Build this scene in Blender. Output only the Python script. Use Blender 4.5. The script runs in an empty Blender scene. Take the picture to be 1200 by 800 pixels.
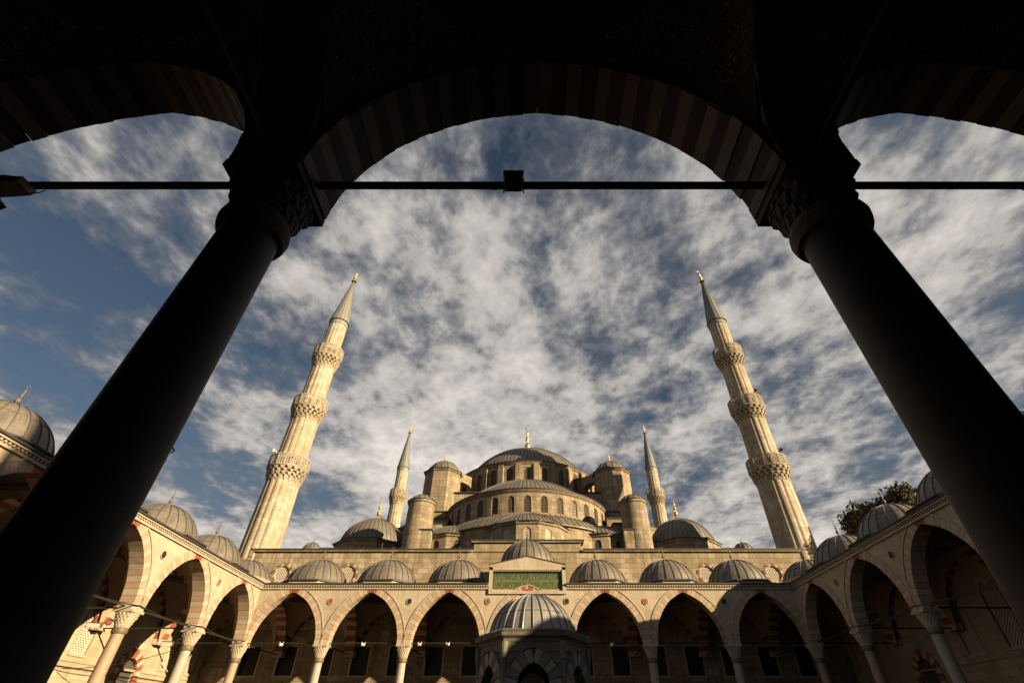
import bpy, math, random
from mathutils import Matrix, Vector
R = math.radians
PI = math.pi
rnd = random.Random(7)
scn = bpy.context.scene
COL = scn.collection

# ------------------------------------------------------------------ camera
cam = bpy.data.cameras.new('camera')
cam.sensor_width = 36.0
cam.lens = 36.0 * 546 / 1200
cam.shift_x = -0.015
cam.clip_start = 0.05
cam.clip_end = 6000
camo = bpy.data.objects.new('camera', cam)
COL.objects.link(camo)
camo.location = (0, 0, 1.6)
camo.rotation_euler = (R(90 + 40.2), 0, 0)
scn.camera = camo

# ------------------------------------------------------------------ sun and sky
SUN = Vector((13.0, -7.0, 4.4)).normalized()
sl = bpy.data.lights.new('sun', 'SUN')
sl.energy = 5.0
sl.angle = R(0.5)
sl.color = (1.0, 0.76, 0.445)
so = bpy.data.objects.new('sun', sl)
COL.objects.link(so)
so.location = (60, -30, 40)
so.rotation_euler = SUN.to_track_quat('Z', 'Y').to_euler()

scn.view_settings.view_transform = 'Standard'
scn.view_settings.look = 'None'
scn.view_settings.gamma = 1.0
scn.view_settings.exposure = 1.72
scn.view_settings.use_curve_mapping = False
try:
    scn.cycles.max_bounces = 6
    scn.cycles.diffuse_bounces = 3
except Exception:
    pass

class NT:
    """small node helper"""
    def __init__(s, tree):
        s.t = tree; s.n = tree.nodes; s.l = tree.links
    def new(s, typ, **kw):
        n = s.n.new(typ)
        for k, v in kw.items():
            if k == 'ins':
                for kk, vv in v.items():
                    if isinstance(vv, bpy.types.NodeSocket):
                        s.l.new(vv, n.inputs[kk])
                    else:
                        n.inputs[kk].default_value = vv
            else:
                setattr(n, k, v)
        return n
    def math(s, op, a, b=None, c=None, clamp=False):
        n = s.n.new('ShaderNodeMath'); n.operation = op; n.use_clamp = clamp
        for i, v in enumerate((a, b, c)):
            if v is None: continue
            if isinstance(v, bpy.types.NodeSocket): s.l.new(v, n.inputs[i])
            else: n.inputs[i].default_value = v
        return n.outputs[0]
    def mix(s, f, a, b, blend='MIX'):
        n = s.n.new('ShaderNodeMix'); n.data_type = 'RGBA'; n.blend_type = blend
        for i, v in ((0, f), (6, a), (7, b)):
            if isinstance(v, bpy.types.NodeSocket): s.l.new(v, n.inputs[i])
            elif i == 0: n.inputs[0].default_value = v
            else: n.inputs[i].default_value = (v[0], v[1], v[2], 1)
        return n.outputs[2]
    def ramp(s, f, stops, interp='LINEAR'):
        n = s.n.new('ShaderNodeValToRGB'); s.l.new(f, n.inputs[0])
        cr = n.color_ramp; cr.interpolation = interp
        while len(cr.elements) < len(stops): cr.elements.new(0.5)
        for e, (p, c) in zip(cr.elements, stops):
            e.position = p
            e.color = (c, c, c, 1) if isinstance(c, (int, float)) else (c[0], c[1], c[2], 1)
        return n.outputs[0]
    def noise(s, vec, scale, detail=4, rough=0.55, dist=0.0):
        n = s.n.new('ShaderNodeTexNoise')
        s.l.new(vec, n.inputs['Vector'])
        n.inputs['Scale'].default_value = scale
        n.inputs['Detail'].default_value = detail
        n.inputs['Roughness'].default_value = rough
        n.inputs['Distortion'].default_value = dist
        return n.outputs['Fac']

world = bpy.data.worlds.new('World')
scn.world = world
world.use_nodes = True
world.node_tree.nodes.clear()
W = NT(world.node_tree)
tc = W.new('ShaderNodeTexCoord')
sep = W.new('ShaderNodeSeparateXYZ', ins={0: tc.outputs['Generated']})
zz = W.math('ADD', W.math('MAXIMUM', sep.outputs[2], 0.02), 0.10)
cx = W.math('DIVIDE', sep.outputs[0], zz)
cy = W.math('DIVIDE', sep.outputs[1], zz)
comb = W.new('ShaderNodeCombineXYZ', ins={0: cx, 1: cy, 2: 0.0})
# altocumulus: broad banks, then puffs broken out of them, drifting along one diagonal
mp = W.new('ShaderNodeMapping', ins={'Vector': comb.outputs[0]})
mp.inputs['Rotation'].default_value = (0, 0, R(32))
mp.inputs['Scale'].default_value = (1.0, 0.78, 1.0)
mp.inputs['Location'].default_value = (3.1, 1.7, 0.4)
big = W.noise(mp.outputs[0], 1.3, 4, 0.55, 0.5)
puff = W.noise(mp.outputs[0], 4.6, 4, 0.55, 0.3)
mid = W.noise(mp.outputs[0], 15.0, 4, 0.58, 0.15)
fine = W.noise(mp.outputs[0], 40.0, 3, 0.6, 0.1)
dens = W.math('MULTIPLY', big, 1.0)
for nn_, kk_ in ((puff, 0.62), (mid, 0.40), (fine, 0.14)):
    dens = W.math('ADD', dens, W.math('MULTIPLY', nn_, kk_))
# broad banks and clear lanes of this evening's cloud sheet
BANKS = [
    (-0.032, 0.493, 0.34, -0.120),
    (-1.080, 0.720, 0.40, -0.075),
    (-1.295, 1.610, 0.75, -0.100),
    (-0.312, 1.172, 0.42, 0.055),
    (0.922, 0.704, 0.70, 0.060),
    (-0.845, 0.477, 0.30, 0.050),
    (-0.615, 0.795, 0.30, 0.030),
    (0.178, 0.806, 0.28, -0.015),
    (1.112, 1.402, 0.80, 0.050),
    (-0.114, 0.656, 0.18, 0.030)]
for bx_, by_, br_, bw_ in BANKS:
    dd_ = W.new('ShaderNodeVectorMath', operation='DISTANCE', ins={0: comb.outputs[0], 1: (bx_, by_, 0.0)})
    fall = W.math('SUBTRACT', 1.0, W.math('DIVIDE', dd_.outputs['Value'], br_), clamp=True)
    fall = W.math('SMOOTH_MAX', fall, 0.0, 0.05)
    dens = W.math('ADD', dens, W.math('MULTIPLY', fall, bw_ * 2.0))
cov = W.math('MULTIPLY', W.math('SUBTRACT', dens, 0.87), 3.9, clamp=True)
light = W.math('MULTIPLY', W.math('SUBTRACT', dens, 0.965), 2.5, clamp=True)
ccol = W.mix(light, (1.15, 1.18, 1.28), (5.0, 4.65, 4.2))
sky = W.new('ShaderNodeTexSky')
sky.sky_type = 'NISHITA'
sky.sun_disc = False
sky.sun_elevation = math.asin(SUN.z)
sky.sun_rotation = math.atan2(SUN.x, SUN.y)
sky.air_density = 1.0
sky.dust_density = 0.6
sky.ozone_density = 1.6
skc = W.mix(1.0, sky.outputs[0], (0.36, 0.345, 0.33), 'MULTIPLY')
tot = W.mix(cov, skc, ccol)
bg = W.new('ShaderNodeBackground', ins={'Color': tot, 'Strength': 0.05})
wo = W.new('ShaderNodeOutputWorld')
W.l.new(bg.outputs[0], wo.inputs[0])

# ------------------------------------------------------------------ materials
MATS = {}
def newmat(name):
    m = bpy.data.materials.new(name); m.use_nodes = True
    m.node_tree.nodes.clear()
    t = NT(m.node_tree)
    b = t.new('ShaderNodeBsdfPrincipled')
    o = t.new('ShaderNodeOutputMaterial')
    t.l.new(b.outputs[0], o.inputs[0])
    MATS[name] = m
    return m, t, b

def wall_coords(t):
    """object position folded so that brick rows follow every upright wall"""
    g = t.new('ShaderNodeNewGeometry')
    tcn = t.new('ShaderNodeTexCoord')
    p = t.new('ShaderNodeSeparateXYZ', ins={0: g.outputs['Position']})
    n = t.new('ShaderNodeSeparateXYZ', ins={0: g.outputs['True Normal']})
    ax = t.math('ABSOLUTE', n.outputs[0]); ay = t.math('ABSOLUTE', n.outputs[1])
    f = t.math('GREATER_THAN', ax, ay)
    s = t.math('ADD', t.math('MULTIPLY', p.outputs[1], f), t.math('MULTIPLY', p.outputs[0], t.math('SUBTRACT', 1.0, f)))
    c = t.new('ShaderNodeCombineXYZ', ins={0: s, 1: p.outputs[2], 2: 0.0})
    return c.outputs[0], g.outputs['Position']

def stone(name, col, bw=0.85, bh=0.38, var=0.25, stain=0.5, mortar=0.008, bump=0.5, rough=0.85, tint=(0.30, 0.20, 0.12)):
    m, t, b = newmat(name)
    v, pos = wall_coords(t)
    br = t.new('ShaderNodeTexBrick')
    t.l.new(v, br.inputs['Vector'])
    br.offset = 0.5
    br.inputs['Scale'].default_value = 1.0
    br.inputs['Brick Width'].default_value = bw
    br.inputs['Row Height'].default_value = bh
    br.inputs['Mortar Size'].default_value = mortar
    br.inputs['Mortar Smooth'].default_value = 0.3
    br.inputs['Color1'].default_value = (*[c * (1 + var) for c in col], 1)
    br.inputs['Color2'].default_value = (*[c * (1 - var) for c in col], 1)
    br.inputs['Mortar'].default_value = (*[c * 0.45 for c in col], 1)
    n1 = t.noise(pos, 0.45, 5, 0.6)
    n2 = t.noise(pos, 3.5, 5, 0.65)
    mpn = t.new('ShaderNodeMapping', ins={'Vector': pos})
    mpn.inputs['Scale'].default_value = (1.6, 1.6, 0.16)
    n3 = t.noise(mpn.outputs[0], 1.3, 5, 0.62)
    c1 = t.mix(t.math('MULTIPLY', t.ramp(n3, [(0.45, 0.0), (0.72, 1.0)]), stain), br.outputs['Color'], [c * 0.35 for c in tint])
    c2 = t.mix(t.math('MULTIPLY', t.ramp(n1, [(0.40, 0.0), (0.62, 1.0)]), stain * 0.6), c1, [col[0] * .62, col[1] * .55, col[2] * .45])
    c3 = t.mix(t.math('MULTIPLY', t.ramp(n2, [(0.35, 0.0), (0.7, 1.0)]), 0.28), c2, [c * 0.6 for c in col])
    vw = t.new('ShaderNodeMapping', ins={'Vector': v})
    vw.inputs['Scale'].default_value = (1.0 / bw, 1.0 / bh, 1.0)
    wn = t.new('ShaderNodeTexVoronoi', ins={'Vector': vw.outputs[0]})
    wn.inputs['Scale'].default_value = 0.55
    c4 = t.mix(t.math('MULTIPLY', t.ramp(t.new('ShaderNodeSeparateXYZ', ins={0: wn.outputs['Color']}).outputs[0], [(0.55, 0.0), (0.95, 1.0)]), stain * 0.45), c3, [col[0] * .55, col[1] * .5, col[2] * .42])
    n5 = t.noise(pos, 1.1, 8, 0.72, 0.6)
    c5 = t.mix(t.math('MULTIPLY', t.ramp(n5, [(0.54, 0.0), (0.66, 1.0)]), stain * 0.5), c4, [c * .33 for c in col])
    t.l.new(c5, b.inputs['Base Color'])
    b.inputs['Roughness'].default_value = rough
    b.inputs['Specular IOR Level'].default_value = 0.2
    bp = t.new('ShaderNodeBump')
    hh = t.math('ADD', t.math('MULTIPLY', br.outputs['Fac'], -0.6), t.math('MULTIPLY', n2, 0.8))
    t.l.new(hh, bp.inputs['Height'])
    bp.inputs['Strength'].default_value = bump
    bp.inputs['Distance'].default_value = 0.05
    t.l.new(bp.outputs[0], b.inputs['Normal'])
    return m

def plain(name, col, rough=0.7, metal=0.0, var=0.25, scale=4.0, dark=0.55, bump=0.2, coord='pos', spec=0.3):
    m, t, b = newmat(name)
    g = t.new('ShaderNodeNewGeometry')
    n1 = t.noise(g.outputs['Position'], scale, 6, 0.62)
    n2 = t.noise(g.outputs['Position'], scale * 0.22, 4, 0.6)
    c1 = t.mix(t.math('MULTIPLY', t.ramp(n1, [(0.35, 0.0), (0.7, 1.0)]), var * 1.6, clamp=True), col, [c * dark for c in col])
    c2 = t.mix(t.math('MULTIPLY', t.ramp(n2, [(0.4, 0.0), (0.65, 1.0)]), var, clamp=True), c1, [c * (dark + .15) for c in col])
    t.l.new(c2, b.inputs['Base Color'])
    b.inputs['Roughness'].default_value = rough
    b.inputs['Metallic'].default_value = metal
    b.inputs['Specular IOR Level'].default_value = spec
    if bump:
        bp = t.new('ShaderNodeBump')
        t.l.new(n1, bp.inputs['Height'])
        bp.inputs['Strength'].default_value = bump
        bp.inputs['Distance'].default_value = 0.03
        t.l.new(bp.outputs[0], b.inputs['Normal'])
    return m

hallstone = stone('hall_limestone', (0.270, 0.232, 0.170), 1.05, 0.46, 0.34, 1.0, 0.014, 0.9)
drumstone = stone('drum_limestone', (0.235, 0.202, 0.150), 0.95, 0.46, 0.32, 1.0, 0.012, 0.8)
minstone = stone('minaret_limestone', (0.325, 0.290, 0.230), 0.7, 0.45, 0.22, 0.8)
marble = stone('arcade_marble', (0.322, 0.279, 0.217), 1.5, 0.75, 0.10, 0.30, 0.005, 0.25)
outerst = stone('courtyard_limestone', (0.310, 0.260, 0.186), 0.85, 0.42, 0.14, 0.35)
nearst = stone('shaded_porch_stone', (0.11, 0.095, 0.08), 0.85, 0.42, 0.2, 0.6)  # darker copy of the arcade stone, porch shade put into its colour
founst2 = plain('fountain_pale_marble', (0.235, 0.215, 0.19), 0.7, 0, 0.4, 4.0, 0.6, 0.2)
founst = stone('fountain_marble', (0.161, 0.149, 0.133), 0.7, 0.5, 0.18, 0.7, 0.006, 0.3)
cream = plain('cream_voussoir', (0.322, 0.273, 0.211), 0.8, 0, 0.30, 3.0)
pink = plain('pink_voussoir', (0.30, 0.215, 0.15), 0.8, 0, 0.30, 3.0)
redst = plain('red_stone', (0.205, 0.062, 0.034), 0.8, 0, 0.3, 3.0)
fadred = plain('faded_red_stone', (0.17, 0.085, 0.055), 0.85, 0, 0.4, 3.0)
porchcap = plain('shaded_capital_stone', (0.06, 0.052, 0.045), 0.85, 0, 0.4, 4.0)  # capitals darker still, shade of the porch in the base colour
ncream = plain('shaded_cream_voussoir', (0.13, 0.10, 0.082), 0.8, 0, 0.3, 3.0)  # cream voussoir copy darkened to carry the porch shade
nred = plain('shaded_red_voussoir', (0.04, 0.024, 0.018), 0.8, 0, 0.3, 3.0)  # red voussoir copy, likewise darkened for the porch shade
granite = plain('shaded_dark_granite', (0.045, 0.037, 0.032), 0.65, 0, 0.4, 9.0, 0.4, 0.15)  # dark granite, lowered further to paint in the porch shade
pinkgr = plain('pink_granite', (0.248, 0.180, 0.136), 0.6, 0, 0.35, 9.0, 0.6, 0.1)
greygr = plain('grey_marble', (0.260, 0.236, 0.205), 0.6, 0, 0.35, 5.0, 0.6, 0.1)
def lead_mat(name, col, rough, spec):
    m, t, b = newmat(name)
    tcn = t.new('ShaderNodeTexCoord')
    p = tcn.outputs['Object']
    se = t.new('ShaderNodeSeparateXYZ', ins={0: p})
    ang = t.math('ARCTAN2', se.outputs[1], se.outputs[0])
    cv = t.new('ShaderNodeCombineXYZ', ins={0: t.math('MULTIPLY', ang, 9.0), 1: t.math('MULTIPLY', se.outputs[2], 0.35), 2: 0.0})
    streak = t.noise(cv.outputs[0], 1.6, 5, 0.6)
    n1 = t.noise(p, 1.1, 6, 0.65); n2 = t.noise(p, 6.0, 4, 0.6)
    c1 = t.mix(t.ramp(streak, [(.40, 0.0), (.62, .75)]), col, [c * .55 for c in col])
    c2 = t.mix(t.ramp(n1, [(.45, 0.0), (.68, .7)]), c1, [col[0] * 1.35, col[1] * 1.33, col[2] * 1.28])
    c3 = t.mix(t.ramp(n2, [(.5, 0.0), (.75, .5)]), c2, [c * .45 for c in col])
    t.l.new(c3, b.inputs['Base Color'])
    t.l.new(t.ramp(n2, [(.3, rough - .1), (.7, rough + .15)]), b.inputs['Roughness'])
    b.inputs['Specular IOR Level'].default_value = spec
    bp = t.new('ShaderNodeBump', ins={'Height': n1}); bp.inputs['Strength'].default_value = .35; bp.inputs['Distance'].default_value = .08
    t.l.new(bp.outputs[0], b.inputs['Normal'])
    return m
lead = lead_mat('lead_sheet', (0.108, 0.096, 0.080), 0.5, 0.4)
oldlead = plain('old_lead', (0.150, 0.132, 0.105), 0.52, 0.0, 0.40, 2.2, 0.62, 0.25, spec=0.45)
leadseam = plain('lead_seam', (0.071, 0.065, 0.062), 0.6, 0.0, 0.3, 3.0, 0.6, 0.1)
leaddark = plain('lead_edge', (0.031, 0.031, 0.034), 0.6, 0.0, 0.3, 3.0, 0.6, 0.1)
leadf = lead_mat('fountain_lead', (0.17, 0.165, 0.158), 0.36, 0.6)
oldleadf = plain('old_fountain_lead', (0.223, 0.217, 0.211), 0.36, 0.25, 0.45, 2.6, 0.5, 0.25, spec=0.5)
leadcone = plain('cone_lead', (0.15, 0.16, 0.155), 0.5, 0.0, 0.3, 2.0, 0.6, 0.1)
iron = plain('iron', (0.022, 0.02, 0.018), 0.6, 0.3, 0.3, 8.0)
dark = plain('dark_glass', (0.012, 0.012, 0.014), 0.35, 0, 0.2, 3.0, 0.5, 0.0)
shade = plain('window_depth', (0.05, 0.045, 0.04), 0.7, 0, 0.2, 3.0, 0.5, 0.0)
grillem = plain('window_grille', (0.124, 0.105, 0.081), 0.8, 0, 0.2, 3.0, 0.6, 0.0)
grillew = plain('white_grille', (0.384, 0.341, 0.279), 0.8, 0, 0.2, 3.0, 0.7, 0.0)
gold = plain('gilded_copper', (0.80, 0.42, 0.12), 0.32, 0.85, 0.35, 6.0, 0.5, 0.0)
bronze = plain('weathered_bronze', (0.12, 0.092, 0.066), 0.6, 0.2, 0.3, 8.0)
white = plain('white_enamel', (0.72, 0.70, 0.66), 0.5, 0, 0.1, 8.0)
beige = plain('beige_enamel', (0.30, 0.24, 0.19), 0.5, 0, 0.2, 8.0)
bark = plain('bark', (0.08, 0.055, 0.04), 0.9, 0, 0.4, 6.0)
earth = plain('earth', (0.16, 0.14, 0.11), 0.95, 0, 0.4, 0.2)
paving = stone('paving_marble', (0.161, 0.146, 0.124), 1.0, 0.6, 0.12, 0.2)
marblewhite = plain('white_marble', (0.33, 0.285, 0.22), 0.6, 0, 0.45, 3.0, 0.55, 0.15)

def vault_mat(name, base, ink):
    m, t, b = newmat(name)
    g = t.new('ShaderNodeNewGeometry')
    p = g.outputs['Position']
    w = t.new('ShaderNodeTexWave')
    t.l.new(p, w.inputs['Vector'])
    w.wave_type = 'RINGS'
    w.inputs['Scale'].default_value = 2.2
    w.inputs['Distortion'].default_value = 16.0
    w.inputs['Detail'].default_value = 2.0
    w.inputs['Detail Scale'].default_value = 1.3
    line = t.ramp(w.outputs['Fac'], [(0.0, 0.0), (0.52, 0.0), (0.60, 1.0), (0.72, 1.0), (0.80, 0.0)])
    z = t.new('ShaderNodeSeparateXYZ', ins={0: p}).outputs[2]
    band = t.math('MULTIPLY', t.math('GREATER_THAN', z, 8.4), t.math('LESS_THAN', z, 10.45))
    n1 = t.noise(p, 1.5, 5, 0.6)
    base2 = t.mix(t.math('MULTIPLY', n1, 0.6), base, [c * .55 for c in base])
    cc = t.mix(t.math('MULTIPLY', t.math('MULTIPLY', line, band), 0.85), base2, ink)
    t.l.new(cc, b.inputs['Base Color'])
    b.inputs['Roughness'].default_value = 0.9
    b.inputs['Specular IOR Level'].default_value = 0.1
    return m
plaster = vault_mat('painted_vault_plaster', (0.260, 0.205, 0.143), (0.28, 0.07, 0.04))
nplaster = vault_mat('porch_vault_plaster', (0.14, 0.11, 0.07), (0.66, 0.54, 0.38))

def tile_mat():
    m, t, b = newmat('green_tile')
    g = t.new('ShaderNodeNewGeometry')
    n1 = t.noise(g.outputs['Position'], 7.0, 4, 0.6)
    c = t.mix(n1, (0.018, 0.045, 0.020), (0.042, 0.075, 0.03))
    t.l.new(c, b.inputs['Base Color'])
    b.inputs['Roughness'].default_value = 0.5
tile_mat(); greent = MATS['green_tile']
goldpaint = plain('gold_lettering', (0.26, 0.20, 0.075), 0.6, 0.0, 0.2, 8.0)

# ------------------------------------------------------------------ mesh builder
class MB:
    def __init__(s):
        s.v = []; s.f = []; s.m = []; s.M = None
    def add(s, vs, fs, mi=0):
        b = len(s.v)
        if s.M is not None:
            vs = [tuple(s.M @ Vector(v)) for v in vs]
        s.v.extend(vs)
        for f in fs:
            s.f.append(tuple(b + i for i in f)); s.m.append(mi)
    def box(s, x0, x1, y0, y1, z0, z1, mi=0):
        s.add([(x0, y0, z0), (x1, y0, z0), (x1, y1, z0), (x0, y1, z0), (x0, y0, z1), (x1, y0, z1), (x1, y1, z1), (x0, y1, z1)],
              [(0, 3, 2, 1), (4, 5, 6, 7), (0, 1, 5, 4), (1, 2, 6, 5), (2, 3, 7, 6), (3, 0, 4, 7)], mi)
    def prism(s, poly, y0, y1, mi=0):
        """poly in (x, z), extruded along y"""
        n = len(poly)
        vs = [(x, y0, z) for x, z in poly] + [(x, y1, z) for x, z in poly]
        fs = [tuple(range(n)), tuple(range(2 * n - 1, n - 1, -1))]
        fs += [(i, n + i, n + (i + 1) % n, (i + 1) % n) for i in range(n)]
        s.add(vs, fs, mi)
    def rings(s, rings, closed=True, cap0=False, cap1=False, mi=0):
        n = len(rings[0]); vs = [p for r in rings for p in r]; fs = []
        for j in range(len(rings) - 1):
            for i in range(n if closed else n - 1):
                a = j * n + i; b = j * n + (i + 1) % n
                fs.append((a, b, b + n, a + n))
        if cap0: fs.append(tuple(range(n - 1, -1, -1)))
        if cap1: fs.append(tuple(range((len(rings) - 1) * n, len(rings) * n)))
        s.add(vs, fs, mi)
    def lathe(s, prof, n=24, c=(0, 0), a0=0.0, a1=2 * PI, mod=None, cap0=False, cap1=False, mi=0):
        closed = abs(a1 - a0 - 2 * PI) < 1e-6
        k = n if closed else n + 1
        rs = []
        for r, z in prof:
            ring = []
            for i in range(k):
                a = a0 + (a1 - a0) * i / n
                rr = r * (mod(i) if mod else 1)
                ring.append((c[0] + rr * math.cos(a), c[1] + rr * math.sin(a), z))
            rs.append(ring)
        s.rings(rs, closed, cap0, cap1, mi)
    def tube(s, pts, r, n=6, mi=0):
        pts = [Vector(p) for p in pts]; rs = []
        for i, p in enumerate(pts):
            d = (pts[min(i + 1, len(pts) - 1)] - pts[max(i - 1, 0)]).normalized()
            u = d.cross(Vector((0, 0, 1)) if abs(d.z) < .95 else Vector((1, 0, 0))).normalized(); w = d.cross(u)
            rr = r[i] if isinstance(r, (list, tuple)) else r
            rs.append([tuple(p + u * rr * math.cos(2 * PI * k / n) + w * rr * math.sin(2 * PI * k / n)) for k in range(n)])
        s.rings(rs, True, True, True, mi)
    def mesh(s, name, mats, smooth=False):
        me = bpy.data.meshes.new(name)
        me.from_pydata(s.v, [], s.f)
        if not isinstance(mats, (list, tuple)): mats = [mats]
        for m in mats: me.materials.append(m)
        if len(mats) > 1: me.polygons.foreach_set('material_index', s.m)
        if smooth:
            me.polygons.foreach_set('use_smooth', [True] * len(me.polygons))
            try: me.set_sharp_from_angle(angle=R(38))
            except Exception: pass
        me.update()
        return me
    def build(s, name, mats, parent=None, smooth=False, loc=None, rz=0.0, kind=None, label=None):
        return put(name, s.mesh(name, mats, smooth), parent, loc, rz, kind, label)

def put(name, me, parent=None, loc=None, rz=0.0, kind=None, label=None):
    o = bpy.data.objects.new(name, me); COL.objects.link(o)
    if parent: o.parent = parent
    if loc: o.location = loc
    if rz: o.rotation_euler = (0, 0, rz)
    if kind: o['kind'] = kind
    if label: o['label'] = label
    return o

def thing(name, label, cat, loc=(0, 0, 0), rz=0.0, group=None):
    o = bpy.data.objects.new(name, None); COL.objects.link(o)
    o.location = loc; o.rotation_euler = (0, 0, rz); o.empty_display_size = 0.5
    tag(o, label, cat, group)
    return o
def tag(o, label, cat, group=None):
    o['label'] = label; o['category'] = cat
    if group: o['group'] = group
    return o

# ------------------------------------------------------------------ generic pieces
def arch_pts(a, h, n=10):
    """pointed arch, half span a, rise h: list of (x, z, nx, nz) from right spring to left spring"""
    c = (h * h - a * a) / (2 * a); Rr = a + c
    ph = math.acos(max(-1, min(1, c / Rr)))
    out = []
    for i in range(n + 1):
        p = ph * i / n; out.append((-c + Rr * math.cos(p), Rr * math.sin(p), math.cos(p), math.sin(p)))
    for i in range(n - 1, -1, -1):
        p = ph * i / n; out.append((c - Rr * math.cos(p), Rr * math.sin(p), -math.cos(p), math.sin(p)))
    return out
def arch_height(x, a, h, off=0.0):
    """height of the arch line (offset outward by off) above the spring at distance x from its axis"""
    c = (h * h - a * a) / (2 * a); Rr = a + c + off
    v = Rr * Rr - (abs(x) + c) ** 2
    return math.sqrt(v) if v > 0 else 0.0

def voussoir_meshes(a, h, t, depth, n, mats, y0=None, key=None, gap=0.0022):
    """n wedge blocks a side plus none at the key; returns meshes in order from right spring to left spring"""
    c = (h * h - a * a) / (2 * a); Rr = a + c
    ph = math.acos(c / Rr)
    out = []
    r2 = random.Random(int(a * 1000 + h * 77))
    y0 = -depth / 2 if y0 is None else y0
    for side in (1, -1):
        blk = []
        for k in range(n):
            p0 = ph * k / n + gap; p1 = ph * (k + 1) / n - (gap if k < n - 1 else 0)
            di = r2.uniform(-0.012, 0.012); dt = r2.uniform(-0.02, 0.05); dy = r2.uniform(0, 0.015)
            ri = Rr + di; ro = Rr + t + dt
            cs = [(-c + q * math.cos(p), q * math.sin(p)) for p, q in ((p0, ri), (p1, ri), (p1, ro), (p0, ro))]
            if side < 0: cs = [(-x, z) for x, z in cs][::-1]
            mb = MB()
            mb.prism(cs, y0 - dy, y0 + depth + dy)
            if k == n - 1 and key: m = key
            else: m = mats[(k + (1 if side > 0 else 1)) % 2]
            blk.append((mb, m))
        out += blk if side > 0 else blk[::-1]
    return out

def opening_profile(kind, w, zb, zt):
    """returns function s -> (lo, hi), s relative to the opening's axis"""
    a = w / 2
    if kind == 'rect': return lambda s: (zb, zt)
    if kind == 'round':
        zc = (zb + zt) / 2
        return lambda s: (zc - math.sqrt(max(0, a * a - s * s)), zc + math.sqrt(max(0, a * a - s * s)))
    if kind == 'arch':
        return lambda s: (zb, zt - a + math.sqrt(max(0, a * a - s * s)))
    h = a * 1.25
    return lambda s: (zb, zt - h + arch_height(s, a, h))

def wall_open(mb, F, s0, s1, z0, z1, ops, dep, step=None, mi=0, mr=None, nseg=10, flip=False):
    """wall skin in (s, z) with openings, mapped to space by F(s, z, depth)"""
    mr = mi if mr is None else mr
    def q(a, b, c_, d, m):
        vs = [a, b, c_, d]
        mb.add(vs, [(3, 2, 1, 0) if flip else (0, 1, 2, 3)], m)
    def plainrun(a, b):
        if b - a < 1e-5: return
        n = max(1, int(math.ceil((b - a) / step))) if step else 1
        for i in range(n):
            x0 = a + (b - a) * i / n; x1 = a + (b - a) * (i + 1) / n
            q(F(x0, z0, 0), F(x1, z0, 0), F(x1, z1, 0), F(x0, z1, 0), mi)
    cur = s0
    for (sc, w, zb, zt, kind) in sorted(ops):
        a = w / 2
        plainrun(cur, sc - a)
        pr = opening_profile(kind, w, zb, zt)
        xs = [-a * math.cos(PI * i / nseg) for i in range(nseg + 1)] if kind != 'rect' else [-a, a]
        for i in range(len(xs) - 1):
            xa, xb = xs[i], xs[i + 1]
            la, ha = pr(xa); lb, hb = pr(xb)
            A, B = sc + xa, sc + xb
            q(F(A, z0, 0), F(B, z0, 0), F(B, lb, 0), F(A, la, 0), mi)
            q(F(A, ha, 0), F(B, hb, 0), F(B, z1, 0), F(A, z1, 0), mi)
            q(F(A, ha, 0), F(A, ha, dep), F(B, hb, dep), F(B, hb, 0), mr)
            q(F(A, la, 0), F(B, lb, 0), F(B, lb, dep), F(A, la, dep), mr)
        for x, sg in ((-a, 1), (a, -1)):
            lo, hi = pr(x * 0.99999)
            if hi - lo > 0.01:
                p = [F(sc + x, lo, 0), F(sc + x, lo, dep), F(sc + x, hi, dep), F(sc + x, hi, 0)]
                if sg < 0: p = p[::-1]
                q(*p, mr)
        cur = sc + a
    plainrun(cur, s1)

def pane_poly(w, zb, zt, kind, g=0.0):
    pr = opening_profile(kind, w, zb, zt); a = w / 2
    n = 10
    xs = [-a * math.cos(PI * i / n) for i in range(n + 1)]
    if kind == 'rect': xs = [-a, a]
    top = [(x, pr(x)[1]) for x in xs]; bot = [(x, pr(x)[0]) for x in xs]
    if kind == 'round': return bot + top[::-1][1:-1]
    return [(-a, zb), (a, zb)] + top[::-1]

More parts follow.
